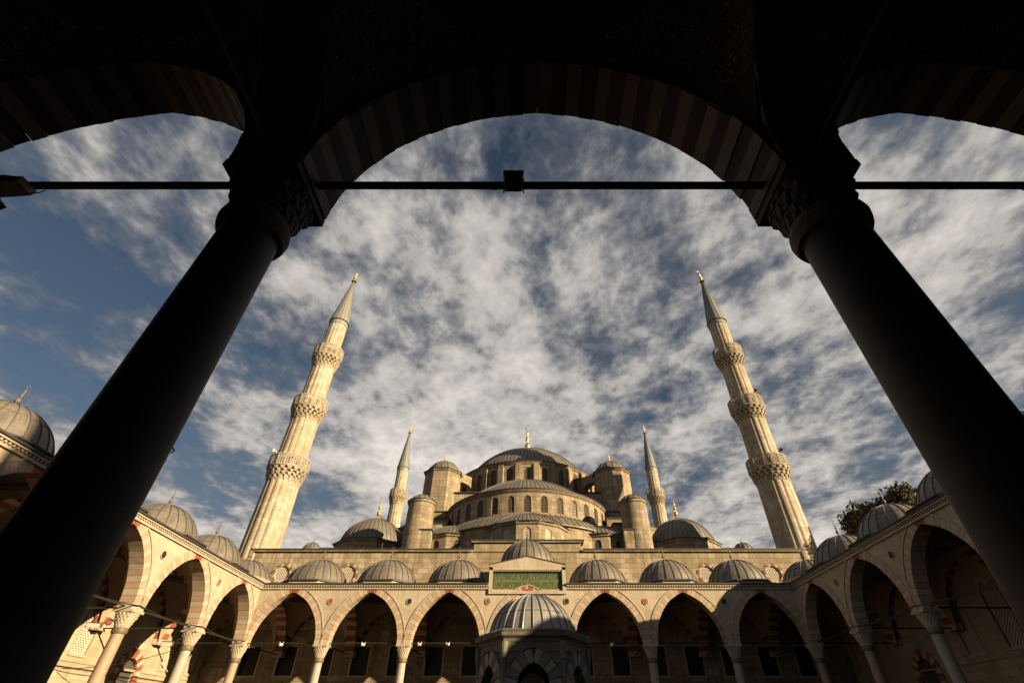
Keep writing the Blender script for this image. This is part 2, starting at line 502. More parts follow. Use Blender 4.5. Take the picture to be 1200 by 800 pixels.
_wm = {}
def window(parent, loc, rz, w, h, kind, style='bars', depth=0.22, name='window', label=None):
    """window filling an opening of size w x h whose sill is at loc; faces local -y; the pane is its child"""
    key = (round(w, 3), round(h, 3), kind, style)
    if key not in _wm:
        mb = MB()
        pr = opening_profile(kind, w, 0, h)
        fr = min(0.07, w * .08)
        poly = pane_poly(w, 0, h, kind)
        n = len(poly)
        cx_, cz_ = 0, h / 2
        inner = [(x * (1 - 2 * fr / w), cz_ + (z - cz_) * (1 - 2 * fr / h)) for x, z in poly]
        for i in range(n):
            j = (i + 1) % n
            mb.prism([poly[i], poly[j], inner[j], inner[i]], -0.05, 0.05)
        if style == 'lattice':
            st = 0.23 if w > 1.2 else 0.2
            bw = st * 0.20
            # two crossing sets of bars leave round-cornered openings
            for d in (1, -1):
                k = -int((w + h) / st) - 1
                while k < (w + h) / st + 2:
                    seg = []
                    c0 = k * st
                    pts = []
                    for i in range(33):
                        x = -w / 2 + w * i / 32
                        z = c0 + d * x * 1.0
                        lo, hi = pr(x)
                        if lo <= z <= hi: pts.append((x, z))
                    if len(pts) >= 2:
                        (xa, za), (xb, zb_) = pts[0], pts[-1]
                        mb.prism([(xa, za - bw), (xb, zb_ - bw), (xb, zb_ + bw), (xa, za + bw)], -0.03 + 0.004 * d, 0.03 + 0.004 * d)
                    k += 1
        elif style == 'bars':
            for x in [(-w / 2 + w * (i + 1) / 5) for i in range(4)]:
                lo, hi = pr(x); mb.box(x - .018, x + .018, -.02, .02, lo, hi)
            nn = max(2, int(h / .3))
            for i in range(1, nn):
                z = h * i / nn
                xx = [x for x in [(-w / 2 + w * k / 40) for k in range(41)] if pr(x)[0] <= z <= pr(x)[1]]
                if len(xx) > 1: mb.box(xx[0], xx[-1], -.016, .024, z - .018, z + .018)
        pb = MB(); pb.prism(poly, 0.08, 0.12)
        gm = grillew if style == 'lattice' else (iron if kind == 'rect' else grillem)
        _wm[key] = (mb.mesh('window', gm), pb.mesh('pane', dark))
    gme, pme = _wm[key]
    o = put(name, gme, parent, loc, rz, label=label)
    # move inwards
    o.location = (loc[0] - math.sin(rz) * depth, loc[1] + math.cos(rz) * depth, loc[2])
    put('pane', pme, o)
    return o

def dome_profile(r, h, z0, n=12, r1=0.0, a_end=90):
    """spherical cap: rim radius r at z0, apex z0 + h"""
    Rr = (r * r + h * h) / (2 * h); zc = z0 + h - Rr
    th0 = math.asin(min(1, r / Rr))
    if h > r: th0 = PI - th0
    return [(Rr * math.sin(th0 * (1 - i / n)), zc + Rr * math.cos(th0 * (1 - i / n))) for i in range(n + 1)], Rr, zc, th0

def lead_dome(parent, c, r, h, z0, ribs=24, mat=None, seam=0.045, a0=0.0, a1=2 * PI, name='dome', hoops=(0.62,), label=None, ph=0.0, flare=0.12, segs=None):
    mat = mat or lead
    prof, Rr, zc, th0 = dome_profile(r, h, z0, 12)
    prof2 = [(r + flare, z0 - 0.10)] + prof[:-1] + [(0.02, prof[-1][1])]
    mb = MB(); mb.lathe(prof2, segs or ribs * 2, c, a0, a1)
    o = mb.build(name, mat, parent, smooth=True, label=label)
    sm = MB()
    full = abs(a1 - a0 - 2 * PI) < 1e-6
    k = ribs
    for i in range(k if full else k + 1):
        a = a0 + (a1 - a0) * i / k + ph
        da = seam / 2
        ca, sa = math.cos(a), math.sin(a)
        rs = []
        for j, (rr, z) in enumerate(prof2):
            # stop alternate seams short of the crown
            if j > (len(prof2) - (2 if i % 2 == 0 else 4)): break
            t = -sa * da, ca * da
            nx = rr / Rr if j else 1.0; nz = math.sqrt(max(0, 1 - nx * nx))
            q = 0.045
            p = (c[0] + rr * ca, c[1] + rr * sa, z)
            rs.append([(p[0] + t[0], p[1] + t[1], p[2] - .02), (p[0] + t[0] + ca * nx * q, p[1] + t[1] + sa * nx * q, p[2] + nz * q),
                       (p[0] - t[0] + ca * nx * q, p[1] - t[1] + sa * nx * q, p[2] + nz * q), (p[0] - t[0], p[1] - t[1], p[2] - .02)])
        sm.rings(rs, True, True, True)
    for hf in hoops:
        th = th0 * hf; rr = Rr * math.sin(th); z = zc + Rr * math.cos(th)
        sm.lathe([(rr - .01, z - .02), (rr + .022, z - .01), (rr + .02, z + .014), (rr - .01, z + .03)], ribs * 2, c, a0, a1)
    sm.build('lead_seams', leadseam, o, kind='stuff')
    return o

def finial(parent, c, z, h, r, mat=None, name='finial'):
    s = h
    pr = [(r * 1.5, -0.04), (r * 1.2, .06), (r * .45, .14), (r * .35, .20), (r * .9, .26), (r * 1.0, .32), (r * .8, .38), (r * .3, .43), (r * .28, .47),
          (r * .62, .52), (r * .66, .56), (r * .45, .60), (r * .22, .64), (r * .22, .67), (r * .42, .71), (r * .42, .75), (r * .15, .79), (r * .13, .86)]
    mb = MB(); mb.lathe([(a, z + b * s) for a, b in pr], 12, c, cap1=True)
    # crescent at the tip
    zc = z + s * .93; q = s * .07
    for i in range(10):
        a0 = R(-60 + 30 * i); a1 = R(-60 + 30 * (i + 1))
        w = r * .12
        if i < 9: mb.tube([(c[0] + q * math.sin(a0 - PI + R(60) ) , c[1], zc + q * math.cos(a0 - PI + R(60))), (c[0] + q * math.sin(a1 - PI + R(60)), c[1], zc + q * math.cos(a1 - PI + R(60)))], w, 5)
    return mb.build(name, mat or bronze, parent, smooth=True)

# ------------------------------------------------------------------ ground
g = MB(); g.add([(-2500, -2500, 0), (2500, -2500, 0), (2500, 2500, 0), (-2500, 2500, 0)], [(0, 1, 2, 3)])
put('ground', g.mesh('ground', earth), kind='structure')
g = MB(); g.box(-28, 28, -4, 48, -0.2, 0.006)
put('courtyard_paving', g.mesh('courtyard_paving', paving), kind='structure')

# ------------------------------------------------------------------ arcades
SPR = 6.72      # springing of the arches
def capital_mesh(r, hw, h, mats):
    """stalactite capital: five stepped tiers, round below and square above"""
    mb = MB(); T = 5
    for k in range(T):
        f0 = k / T; f1 = (k + 1) / T
        zz0 = h * f0; zz1 = h * f1 - 0.006
        def ring(f, z, amp, ph):
            out = []
            N = 48
            for i in range(N):
                a = 2 * PI * i / N
                sq = 1 / max(abs(math.cos(a)), abs(math.sin(a)))
                rr = r * 1.04 * (1 - f) + (hw * (0.55 + 0.45 * (sq - 0.0) * .92)) * f
                if f > .55: rr = min(rr, hw * sq)
                rr *= 1 + amp * (abs(math.sin(a * 8 + ph)) - .5)
                out.append((rr * math.cos(a), rr * math.sin(a), z))
            return out
        ph = (k % 2) * PI / 2
        mb.rings([ring(f0, zz0, .10, ph), ring(f0 + .05, zz0 + (zz1 - zz0) * .35, .16, ph), ring(f1, zz0 + (zz1 - zz0) * .72, .07, ph), ring(f1 + .02, zz1, .02, ph)], True, True, True)
    mb.box(-hw, hw, -hw, hw, h, h + .12)
    return mb.mesh('capital', mats)
def column_meshes(r, hw, top, mshaft, mcap):
    rg = .95
    cz = 6.06 if mcap is nearst else 5.92
    s = MB(); s.lathe([(r * 1.08, .45), (r * 1.02, .55), (r, .8), (r * .985, 3.2), (r * .94, cz - .28)], 32)
    b = MB(); b.box(-r * 1.5, r * 1.5, -r * 1.5, r * 1.5, 0, .2)
    b.lathe([(r * 1.42, .2), (r * 1.46, .27), (r * 1.35, .34), (r * 1.15, .37), (r * 1.25, .42), (r * 1.1, .46)], 32, cap1=True)
    g = MB()
    g.lathe([(r * .94, cz - .28), (r * 1.10, cz - .27), (r * rg * 1.22, cz - .22), (r * rg * 1.26, cz - .14), (r * rg * 1.22, cz - .06), (r * 1.10, cz - .01), (r * .9, cz)], 36, cap1=True)
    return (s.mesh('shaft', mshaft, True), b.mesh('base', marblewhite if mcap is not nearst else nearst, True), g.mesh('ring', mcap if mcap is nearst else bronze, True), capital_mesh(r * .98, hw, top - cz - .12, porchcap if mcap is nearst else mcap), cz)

def sweep_moulding(mb, pts, xo, zo, off, wd, y0, y1, mi=0):
    """thin raised band following the extrados"""
    n = len(pts)
    for i in range(n - 1):
        xa, za, na, ma = pts[i]; xb, zb, nb, mb_ = pts[i + 1]
        A = [(xo + xa + na * off, zo + za + ma * off), (xo + xb + nb * off, zo + zb + mb_ * off),
             (xo + xb + nb * (off + wd), zo + zb + mb_ * (off + wd)), (xo + xa + na * (off + wd), zo + za + ma * (off + wd))]
        mb.prism(A, y0, y1, mi)

def vault_mesh(w, d, h, mats, ringz=10.55):
    """pendentives rising from a w x d bay to a ring, with the inner shell of the dome; w along x, d along y"""
    mb = MB(); N = 48
    hx = w / 2 - .38; hy = d / 2 - .38; rr = min(hx, hy) * .96
    rings = []
    for f in (0, .25, .5, .75, 1.0):
        ring = []
        for i in range(N):
            a = 2 * PI * i / N + PI / 4
            ca, sa = math.cos(a), math.sin(a)
            k = min(hx / abs(ca) if abs(ca) > 1e-6 else 1e9, hy / abs(sa) if abs(sa) > 1e-6 else 1e9)
            bx, by = ca * k, sa * k
            if abs(abs(bx) - hx) < 1e-6: zb = SPR + arch_height(by, hy, h) * 1.0
            else: zb = SPR + arch_height(bx, hx, h) * 1.0
            px, py, pz = bx + (ca * rr - bx) * f, by + (sa * rr - by) * f, zb + (ringz - zb) * f
            bul = math.sin(PI * f) * .32
            dd = max(0, (k - rr) / k)
            px += ca * bul * dd * 1.5; py += sa * bul * dd * 1.5; pz += bul * dd * 1.2
            ring.append((px, py, pz))
        rings.append(ring)
    mb.rings(rings)
    prof, _, _, _ = dome_profile(rr, rr * .8, ringz, 8)
    mb.lathe([(rr, ringz), (rr + .06, ringz + .02), (rr + .06, ringz + .1), (rr, ringz + .12)], 48)
    mb.lathe([(a, b + .12) for a, b in prof], 48)
    return mb.mesh('vault', mats, True)

def ring_stack(mb, c, n, prof, rot=0.0, mi=0):
    rs = []
    for r, z in prof:
        rr = r / math.cos(PI / n)
        rs.append([(c[0] + rr * math.cos(2 * PI * (i + .5) / n + rot), c[1] + rr * math.sin(2 * PI * (i + .5) / n + rot), z) for i in range(n)])
    mb.rings(rs, True, False, True, mi)

def arcade(name, label, origin, rz, xs, depth, apex=10.2, near=False, colends=True, shafts=None, own_wall=True, wall_ops=(), door=None,
           corner=True, dome_h=None, skip_dome=(), gap=None, wall_x=None):
    T = thing(name, label, 'arcade', origin, rz)
    th = 0.40
    H = apex - SPR
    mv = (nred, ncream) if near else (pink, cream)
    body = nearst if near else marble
    EZ = 10.74
    x0, x1 = xs[0], xs[-1]
    # columns
    shafts = shafts or [greygr]
    cmeshes = {}
    for i, x in enumerate(xs):
        if not colends and i in (0, len(xs) - 1): continue
        sm = shafts[i % len(shafts)]
        cr_ = .31 if not (near and x < 0) else .345
        if (sm.name, cr_) not in cmeshes:
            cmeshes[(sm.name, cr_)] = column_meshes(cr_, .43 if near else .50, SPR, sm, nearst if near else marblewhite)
        s, b, gme, cp, cz = cmeshes[(sm.name, cr_)]
        c = put('column', s, T, (x, 0, 0))
        put('base', b, c); put('ring', gme, c); put('capital', cp, c, (0, 0, cz))
    # facade arches
    cache = {}
    for i in range(len(xs) - 1):
        w = xs[i + 1] - xs[i]; a = (w - (.9 if near else 1.0)) / 2; xc = (xs[i] + xs[i + 1]) / 2
        key = round(w, 3)
        nv = 19 if near else 15
        if key not in cache:
            cache[key] = [(mb.mesh('voussoir', m), m) for mb, m in voussoir_meshes(a, H, .46, 2 * th, nv, mv, key=(redst if not near else None), gap=(0.0009 if near else 0.0022))]
        A = MB()
        pts = arch_pts(a, H, 14)
        # impost block above each capital
        A.box(-a - .45, -a, -th + .01, th - .01, -.0, .10)
        A.box(a, a + .45, -th + .01, th - .01, -.0, .10)
        sweep_moulding(A, pts, 0, 0, .50, .07, -th - .045, -th + .1)
        if near: sweep_moulding(A, pts, 0, 0, .50, .07, th - .1, th + .045)
        ao = A.build('arch', body if near else marblewhite, T, loc=(xc, 0, SPR))
        for me, _ in cache[key]:
            put('voussoir', me, ao)
        # spandrel wall of the bay
        S = MB(); n = 24
        xx = [-w / 2 + w * k / n for k in range(n + 1)]
        xx = sorted(set([round(v, 4) for v in xx] + [round(-a - .46, 4), round(a + .46, 4), 0.0]))
        for k in range(len(xx) - 1):
            xa, xb = xx[k], xx[k + 1]
            za = arch_height(xa, a, H, .42); zb = arch_height(xb, a, H, .42)
            S.prism([(xa, SPR + za), (xb, SPR + zb), (xb, EZ - .35), (xa, EZ - .35)], -th + .015, th - .015)
        so_ = S.build('spandrel_wall', body, T, loc=(xc, 0, 0))
    # roundels over the columns
    for i, x in enumerate(xs):
        if i in (0, len(xs) - 1): continue
        D = MB()
        D.M = Matrix.Translation((x, -th - .005, 9.55)) @ Matrix.Rotation(R(90), 4, 'X')
        D.lathe([(.24, -.01), (.24, .03), (.21, .045), (.19, .03)], 20, cap1=False, mi=1)
        D.lathe([(.19, .03), (.12, .045), (.02, .05)], 20, cap1=True, mi=0)
        D.build('roundel', [redst if i % 2 else iron, marblewhite], T, smooth=True)
    # cornice and lead eaves
    C = MB()
    runs = [(x0, x1)] if gap is None else [(x0, gap[0]), (gap[1], x1)]
    for ra, rb in runs:
        C.box(ra, rb, -th - .10, th, EZ - .35, EZ - .22)
        C.box(ra, rb, -th - .22, th, EZ - .12, EZ - .03)
    C.build('cornice', marblewhite if not near else body, T)
    Dn = MB(); x = x0 + .1
    while x < x1 - .1:
        if gap is None or not gap[0] - .1 < x < gap[1]: Dn.box(x, x + .10, -th - .17, -th + .02, EZ - .22, EZ - .12)
        x += .2
    Dn.build('dentils', marblewhite if not near else body, T, kind='stuff')
    E = MB()
    ext = depth + th if corner else 0
    E.box(x0 - (.45 if not corner else ext), x1 + (ext if corner else .45), th, depth + .35, EZ - .02, EZ + .10)
    for q0, q1 in ([(x0 - (.3 if corner else -.3), x1 + (.3 if corner else -.3))] if gap is None else [(x0 - .3, gap[0]), (gap[1], x1 + .3)]):
        E.box(q0, q1, -th - .30, th, EZ - .03, EZ + .06)
    E.build('lead_eaves', leaddark, T)
    # bays: vault, domes, transverse arches
    bays = [((xs[i] + xs[i + 1]) / 2, xs[i + 1] - xs[i]) for i in range(len(xs) - 1)]
    if corner: bays = [(x0 - depth / 2, depth)] + bays + [(x1 + depth / 2, depth)]
    vm = {}; first = {}
    pm = nplaster if near else plaster
    for i, (xc, w) in enumerate(bays):
        key = round(w, 3)
        if key not in vm: vm[key] = vault_mesh(w, depth, H, pm)
        put('vault', vm[key], T, (xc, depth / 2, 0))
        if i in skip_dome: continue
        if key in first:
            src = first[key]
            nd = src.copy(); COL.objects.link(nd); nd.parent = T; nd.location = (xc, depth / 2, 0)
            for ch in src.children:
                cc = ch.copy(); COL.objects.link(cc); cc.parent = nd
        else:
            hh = 2.12
            d = lead_dome(T, (0, 0), 2.52, hh, 11.42, 24)
            d.location = (xc, depth / 2, 0)
            k = MB()
            ring_stack(k, (0, 0), 8, [(2.82, EZ), (2.82, 11.26)])
            k.build('drum', marblewhite, d)
            k = MB()
            ring_stack(k, (0, 0), 8, [(2.76, 11.25), (2.98, 11.27), (2.98, 11.34), (2.6, 11.46)])
            k.build('drum_eaves', leaddark, d)
            finial(d, (0, 0), 11.42 + hh - .05, 1.25, .12)
            first[key] = d
    # transverse arches and back-wall arches
    at = (depth - .9) / 2
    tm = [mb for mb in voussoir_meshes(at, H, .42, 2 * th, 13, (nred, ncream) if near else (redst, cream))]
    joined = MB()
    for mb, m in tm:
        b = len(joined.v); joined.v += mb.v
        for f in mb.f: joined.f.append(tuple(b + q for q in f)); joined.m.append(0 if m in (nred, redst) else 1)
    # fill between the arch ring and the roof
    n = 20
    for k in range(n):
        xa = -at - .5 + (2 * at + 1.0) * k / n; xb = -at - .5 + (2 * at + 1.0) * (k + 1) / n
        za = arch_height(xa, at, H, .38); zb = arch_height(xb, at, H, .38)
        joined.prism([(xa, za), (xb, zb), (xb, 4.2), (xa, 4.2)], -.3, .3, 1)
    rot = MB(); rot.M = Matrix.Rotation(R(90), 4, 'Z'); rot.add(joined.v, [], 0); rot.f = joined.f; rot.m = joined.m
    tme = rot.mesh('transverse_arch', [nred, ncream] if near else [redst, cream])
    for x in xs:
        o = put('transverse_arch', tme, T, (x, depth / 2, SPR))
    wcache = {}
    for i, (xc, w) in enumerate(bays):
        key = round(w, 3)
        if key not in wcache:
            j = MB()
            for mb, m in voussoir_meshes((w - 1.0) / 2, H, .36, .16, 13, (nred, ncream) if near else (redst, cream)):
                b = len(j.v); j.v += mb.v
                for f in mb.f: j.f.append(tuple(b + q for q in f)); j.m.append(0 if m in (nred, redst) else 1)
            wcache[key] = j.mesh('wall_arch', [nred, ncream] if near else [redst, cream])
        put('wall_arch', wcache[key], T, (xc, depth - .06, SPR))
    # tie rods: one along each bay, one across at each column
    rodz = 6.86
    rm = {}
    for i, (xc, w) in enumerate(bays):
        if corner and i in (0, len(bays) - 1): continue
        key = round(w, 3)
        if key not in rm:
            m = MB(); q = .035 if near else .032
            m.box(-w / 2 + .35, w / 2 - .35, -q, q, -q, q); rm[key] = m.mesh('tie_rod', iron)
        put('tie_rod', rm[key], T, (xc, 0, rodz))
    m = MB(); q = .035
    m.box(-q, q, .35, depth - .02, -q, q); tr = m.mesh('tie_rod', iron)
    for x in xs: put('tie_rod', tr, T, (x, 0, rodz))
    # outer wall
    if own_wall:
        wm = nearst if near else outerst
        xa = x0 - (depth if corner else 0); xb = x1 + (depth if corner else 0)
        if wall_x: xa, xb = wall_x
        Wl = MB()
        ops = [(x, 1.30, 5.45, 8.75, 'arch') for x in wall_ops]
        if door is not None: ops.append((door, 1.7, 0.02, 5.75, 'arch'))
        F = lambda s, z, d_: (s, depth + d_, z)
        wall_open(Wl, F, xa, xb, 0, EZ - .02, ops, .35)
        Wl.add([(xa, depth + .6, 0), (xb, depth + .6, 0), (xb, depth + .6, EZ - .02), (xa, depth + .6, EZ - .02)], [(3, 2, 1, 0)])
        Wl.box(xa, xb, depth + .36, depth + .58, 0, EZ - .03)
        wo_ = Wl.build('outer_wall', wm, T)
        for x in wall_ops:
            w_ = window(wo_, (x, depth, 5.45), 0, 1.30, 3.30, 'arch', 'lattice', .16)
            # raised stone frame
            fr = MB(); pts = [(-.74, 5.30), (.74, 5.30), (.74, 8.2), (.6, 8.65), (.3, 8.95), (0, 9.05), (-.3, 8.95), (-.6, 8.65), (-.74, 8.2)]
            inn = [(-.65, 5.45), (.65, 5.45), (.65, 8.1), (.52, 8.48), (.27, 8.70), (0, 8.76), (-.27, 8.70), (-.52, 8.48), (-.65, 8.1)]
            for k in range(len(pts)):
                kk = (k + 1) % len(pts)
                fr.prism([pts[k], pts[kk], inn[kk], inn[k]], depth - .06, depth + .03)
            fr.M = None
            fo = fr.build('window_frame', marblewhite, wo_, loc=(x, 0, 0))
        # string course
        sc = MB(); sc.box(xa, xb, depth - .05, depth + .02, 5.0, 5.12); sc.build('string_course', wm, T)
        if door is not None:
            dd = MB(); dd.box(door - .85, door + .85, depth + .2, depth + .3, 0, 5.8)
            dd.build('door', shade, T)
            for mb, m in voussoir_meshes(.85, .95, .5, .14, 6, (redst, cream)):
                o = mb.build('voussoir', m, wo_, loc=(door, depth - .02, 4.80))
            for sx in (-1, 1):
                for k in range(12):
                    q = MB(); q.box(door + sx * 1.1 - .25, door + sx * 1.1 + .25, depth - .09, depth + .05, .05 + k * .395, .05 + k * .395 + .38)
                    q.build('jamb_stone', redst if k % 2 else cream, wo_)
    return T

XH = 21.35
fx = [-XH + 6.1 * i for i in range(8)]
front = arcade('front_arcade', 'seven bay marble arcade with domes along the mosque wall, green inscription over its middle', (0, 41, 0), 0, fx, 7.0,
               shafts=[pinkgr, greygr, greygr, pinkgr], own_wall=False, skip_dome=(4,), gap=(-3.05, 3.05))
sx = [6.3 * i for i in range(7)]
lw = [43.1 - 3.2 - 3.15 * k for k in range(0, 14)]
lwin = [46.5 - 3.2, 43.2 - 3.2, 34.2 - 3.2, 31.0 - 3.2, 27.9 - 3.2, 24.7 - 3.2, 21.6 - 3.2, 15.2 - 3.2, 12.1 - 3.2, 5.8 - 3.2]
left = arcade('side_arcade', 'sunlit domed arcade along the left side of the courtyard', (-XH, 3.2, 0), R(90), sx, 6.3, colends=False, corner=False,
              shafts=[pinkgr, greygr], wall_ops=lwin, door=39.2 - 3.2, wall_x=(-6.28, 44.79))
rwin = [37.8 - x for x in lwin]
right = arcade('side_arcade', 'shaded domed arcade along the right side of the courtyard', (XH, 41, 0), R(-90), sx, 6.3, colends=False, corner=False,
               shafts=[greygr, pinkgr], wall_ops=rwin, door=37.8 - 36.0, wall_x=(-6.99, 44.08))
nb = 6.07
nx = [-3.27 - 3 * nb, -3.27 - 2 * nb, -3.27 - nb, -3.27, 3.2, 3.2 + nb, 3.2 + 2 * nb, 3.2 + 3 * nb]
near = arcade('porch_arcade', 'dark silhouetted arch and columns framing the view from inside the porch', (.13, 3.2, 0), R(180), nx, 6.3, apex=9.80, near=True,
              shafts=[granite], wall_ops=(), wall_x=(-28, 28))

# raised middle bay of the front arcade with its inscription
F0 = front
m = MB()
m.prism([(-3.05, 10.2), (3.05, 10.2), (3.05, 12.15), (0, 12.78), (-3.05, 12.15)], -.28, .35)
m.box(-3.05, -2.78, -.52, -.28, 10.25, 12.0); m.box(2.78, 3.05, -.52, -.28, 10.25, 12.0)
m.prism([(-3.05, 11.78), (3.05, 11.78), (3.05, 12.15), (0, 12.78), (-3.05, 12.15)], -.52, -.28)
m.box(-3.05, 3.05, -.52, -.28, 10.05, 10.26)
m.box(-3.05, 3.05, .35, 6.6, 11.0, 12.1)
gb = m.build('gable', marble, F0)
m = MB(); m.prism([(-3.09, 12.15), (0, 12.79), (3.09, 12.15), (3.09, 12.21), (0, 12.86), (-3.09, 12.21)], -.56, .5)
m.box(-3.1, 3.1, .5, 6.7, 12.1, 12.2)
m.build('gable_eaves', leaddark, gb)
m = MB()
x = -2.75
while x < 2.7:
    m.box(x, x + .07, -.50, -.30, 11.66, 11.78); x += .14
m.build('dentils', pink, gb, kind='stuff')
m = MB(); m.box(-2.78, 2.78, -.33, -.285, 10.26, 11.66)
ip = m.build('inscription_panel', greent, F0)
# gold calligraphy in two registers: tall stems, bowls and loops
m = MB(); rr_ = random.Random(3)
def ribbon(pts, w):
    for (xa, za), (xb, zb) in zip(pts[:-1], pts[1:]):
        dx, dz = xb - xa, zb - za; L = math.hypot(dx, dz) or 1
        nx_, nz_ = -dz / L * w, dx / L * w
        m.prism([(xa - nx_, za - nz_), (xb - nx_, zb - nz_), (xb + nx_, zb + nz_), (xa + nx_, za + nz_)], -.352, -.331)
for row, zb in ((0, 10.42), (1, 10.98)):
    x = -2.62
    while x < 2.5:
        typ = rr_.random()
        if typ < .42:
            ribbon([(x, zb + .05), (x + .015, zb + .48), (x + .05, zb + .56)], .014); x += .12
        elif typ < .78:
            wd = rr_.uniform(.28, .5)
            ribbon([(x + wd * i / 8, zb + .10 - .11 * math.sin(PI * i / 8) + .06 * (i / 8)) for i in range(9)], .017)
            ribbon([(x + wd, zb + .16), (x + wd + .02, zb + .44)], .013); x += wd + .08
        else:
            ribbon([(x + .07 + .07 * math.cos(t * PI / 4), zb + .25 + .07 * math.sin(t * PI / 4)) for t in range(9)], .014)
            ribbon([(x, zb + .06), (x + .25, zb + .10)], .014); x += .27
        if rr_.random() < .5: ribbon([(x, zb + .30 + .2 * rr_.random()), (x + .04, zb + .33)], .02)
ribbon([(-2.6, 10.93), (-1.2, 10.96), (0.2, 10.92), (1.5, 10.96), (2.6, 10.93)], .012)
m.build('lettering', goldpaint, ip, kind='stuff')
d = lead_dome(F0, (0, 0), 2.45, 2.2, 13.0, 24); d.location = (0, 3.5, 0)
m = MB(); ring_stack(m, (0, 0), 8, [(2.72, 12.2), (2.72, 12.85)]); m.build('drum', marblewhite, d)
m = MB(); ring_stack(m, (0, 0), 8, [(2.66, 12.84), (2.9, 12.87), (2.9, 12.93), (2.5, 13.04)]); m.build('drum_eaves', leaddark, d)
finial(d, (0, 0), 15.1, 1.25, .12)

# ------------------------------------------------------------------ the prayer hall
HL = (0, 76, 0)
hall = thing('mosque', 'great stone mosque with cascading grey lead domes behind the far arcade', 'mosque', HL)
def hb(mb, name, mats, parent=None, smooth=False, **kw):
    mb.v = [(x - HL[0], y - HL[1], z) for x, y, z in mb.v]
    return mb.build(name, mats, parent or hall, smooth, **kw)
def hp(x, y, z): return (x - HL[0], y - HL[1], z)

YW = 48.0
wpos = [s * (4.85 + 3.15 * k) for k in range(7) for s in (-1, 1)]
rwp = [-23.3, -17.0, 17.1, 23.4]
ops = [(x, 1.40, 5.45, 7.5, 'rect') for x in wpos] 
ops2 = [(x, 1.38, 12.62, 14.0, 'round') for x in rwp]
m = MB(); Fw = lambda s, z, d_: (s, YW + d_, z)
wall_open(m, Fw, -28.2, 28.2, 0, 10.9, ops + [(0, 2.6, .02, 6.5, 'point')], .40)
wall_open(m, Fw, -26.5, 26.5, 10.9, 15.3, ops2, .35, nseg=14)
m.box(-28.2, 28.2, YW + .45, YW + 1.1, 0, 10.9); m.box(-26.5, 26.5, YW + .45, YW + 1.1, 10.9, 15.3)
m.box(-5.25, 5.25, YW - .002, YW + 1.0, 15.45, 16.15)
m.box(-26.5, -25.7, YW + 1.1, 100, 8, 15.0); m.box(25.7, 26.5, YW + 1.1, 100, 8, 15.0)
m.box(-26.5, 26.5, 99.5, 100.5, 0, 15.0)
fw = hb(m, 'hall_wall', hallstone)
m = MB()
m.box(-26.8, -5.4, YW - .22, YW + 1.2, 15.3, 15.42); m.box(5.4, 26.8, YW - .22, YW + 1.2, 15.3, 15.42); m.box(-5.4, 5.4, YW - .1, YW + 1.1, 15.3, 15.45)
m.box(-5.5, 5.5, YW - .22, YW + 1.2, 16.15, 16.27)
hb(m, 'wall_coping', hallstone, fw)
m = MB()
m.box(-26.95, -5.45, YW - .30, YW + 1.4, 15.425, 15.54); m.box(5.45, 26.95, YW - .30, YW + 1.4, 15.425, 15.54)
m.box(-5.6, 5.6, YW - .30, YW + 1.4, 16.275, 16.38)
m.box(-26.4, 26.4, YW + 1.4, 99.4, 15.3, 15.45)
hb(m, 'wall_lead', leaddark, fw)
for x in wpos:
    window(fw, hp(x, YW, 5.45), 0, 1.40, 2.05, 'rect', 'bars', .20)
    m = MB()
    for a_ in ((-.86, -.7, 5.3, 7.66), (.7, .86, 5.3, 7.66), (-.7, .7, 7.5, 7.66), (-.7, .7, 5.3, 5.45)):
        m.box(x + a_[0], x + a_[1], YW - .05, YW + .02, a_[2], a_[3])
    hb(m, 'window_frame', marblewhite, fw)
for x in rwp:
    window(fw, hp(x, YW, 12.62), 0, 1.38, 1.38, 'round', 'lattice', .12)
    for k in range(16):
        a0 = 2 * PI * k / 16 + .02; a1 = 2 * PI * (k + 1) / 16 - .02
        ro = .98 if k % 2 else .86
        q = MB(); q.prism([(r_ * math.cos(a), r_ * math.sin(a)) for r_, a in ((.71, a0), (.71, a1), (ro, a1), (ro, a0))], -.05 if k % 2 else -.03, .03)
        q.build('voussoir', fadred if k % 2 else cream, fw, loc=hp(x, YW, 13.31))
# portal
m = MB(); m.box(-1.3, 1.3, YW + .28, YW + .38, 0, 6.6); hb(m, 'portal_door', shade, fw)

def drum_wall(cx_, cy_, r, z0, z1, nwin, w, h, zb, a0, a1, kind='arch', name='drum_wall', dep=.3, pil=False, label=None, mat=None, style='bars'):
    """cylindrical wall from angle a0 to a1 (outward normal angle), windows spread evenly"""
    m = MB(); L = r * (a1 - a0)
    F = lambda s, z, d_: (cx_ + (r - d_) * math.cos(a0 + s / r), cy_ + (r - d_) * math.sin(a0 + s / r), z)
    full = abs(a1 - a0 - 2 * PI) < 1e-6
    cs = [L * (k + .5) / nwin for k in range(nwin)]
    wall_open(m, F, 0, L, z0, z1, [(s, w, zb, zb + h, kind) for s in cs], dep, step=.6)
    if pil:
        for k in range(nwin + 1 - full):
            a = a0 + (a1 - a0) * k / nwin
            ca, sa = math.cos(a), math.sin(a)
            m.M = Matrix.Translation((cx_ + r * ca, cy_ + r * sa, 0)) @ Matrix.Rotation(a, 4, 'Z')
            m.box(-.1, .42, -.40, .40, z0, z1 - .55); m.box(-.1, .30, -.32, .32, z1 - .55, z1 - .28)
            m.M = None
    o = hb(m, name, mat or drumstone, label=label)
    hd = MB()
    for s in cs:
        a = a0 + s / r
        window(o, hp(cx_ + r * math.cos(a), cy_ + r * math.sin(a), zb), a + PI / 2, w, h, kind, style, .12)
    return o
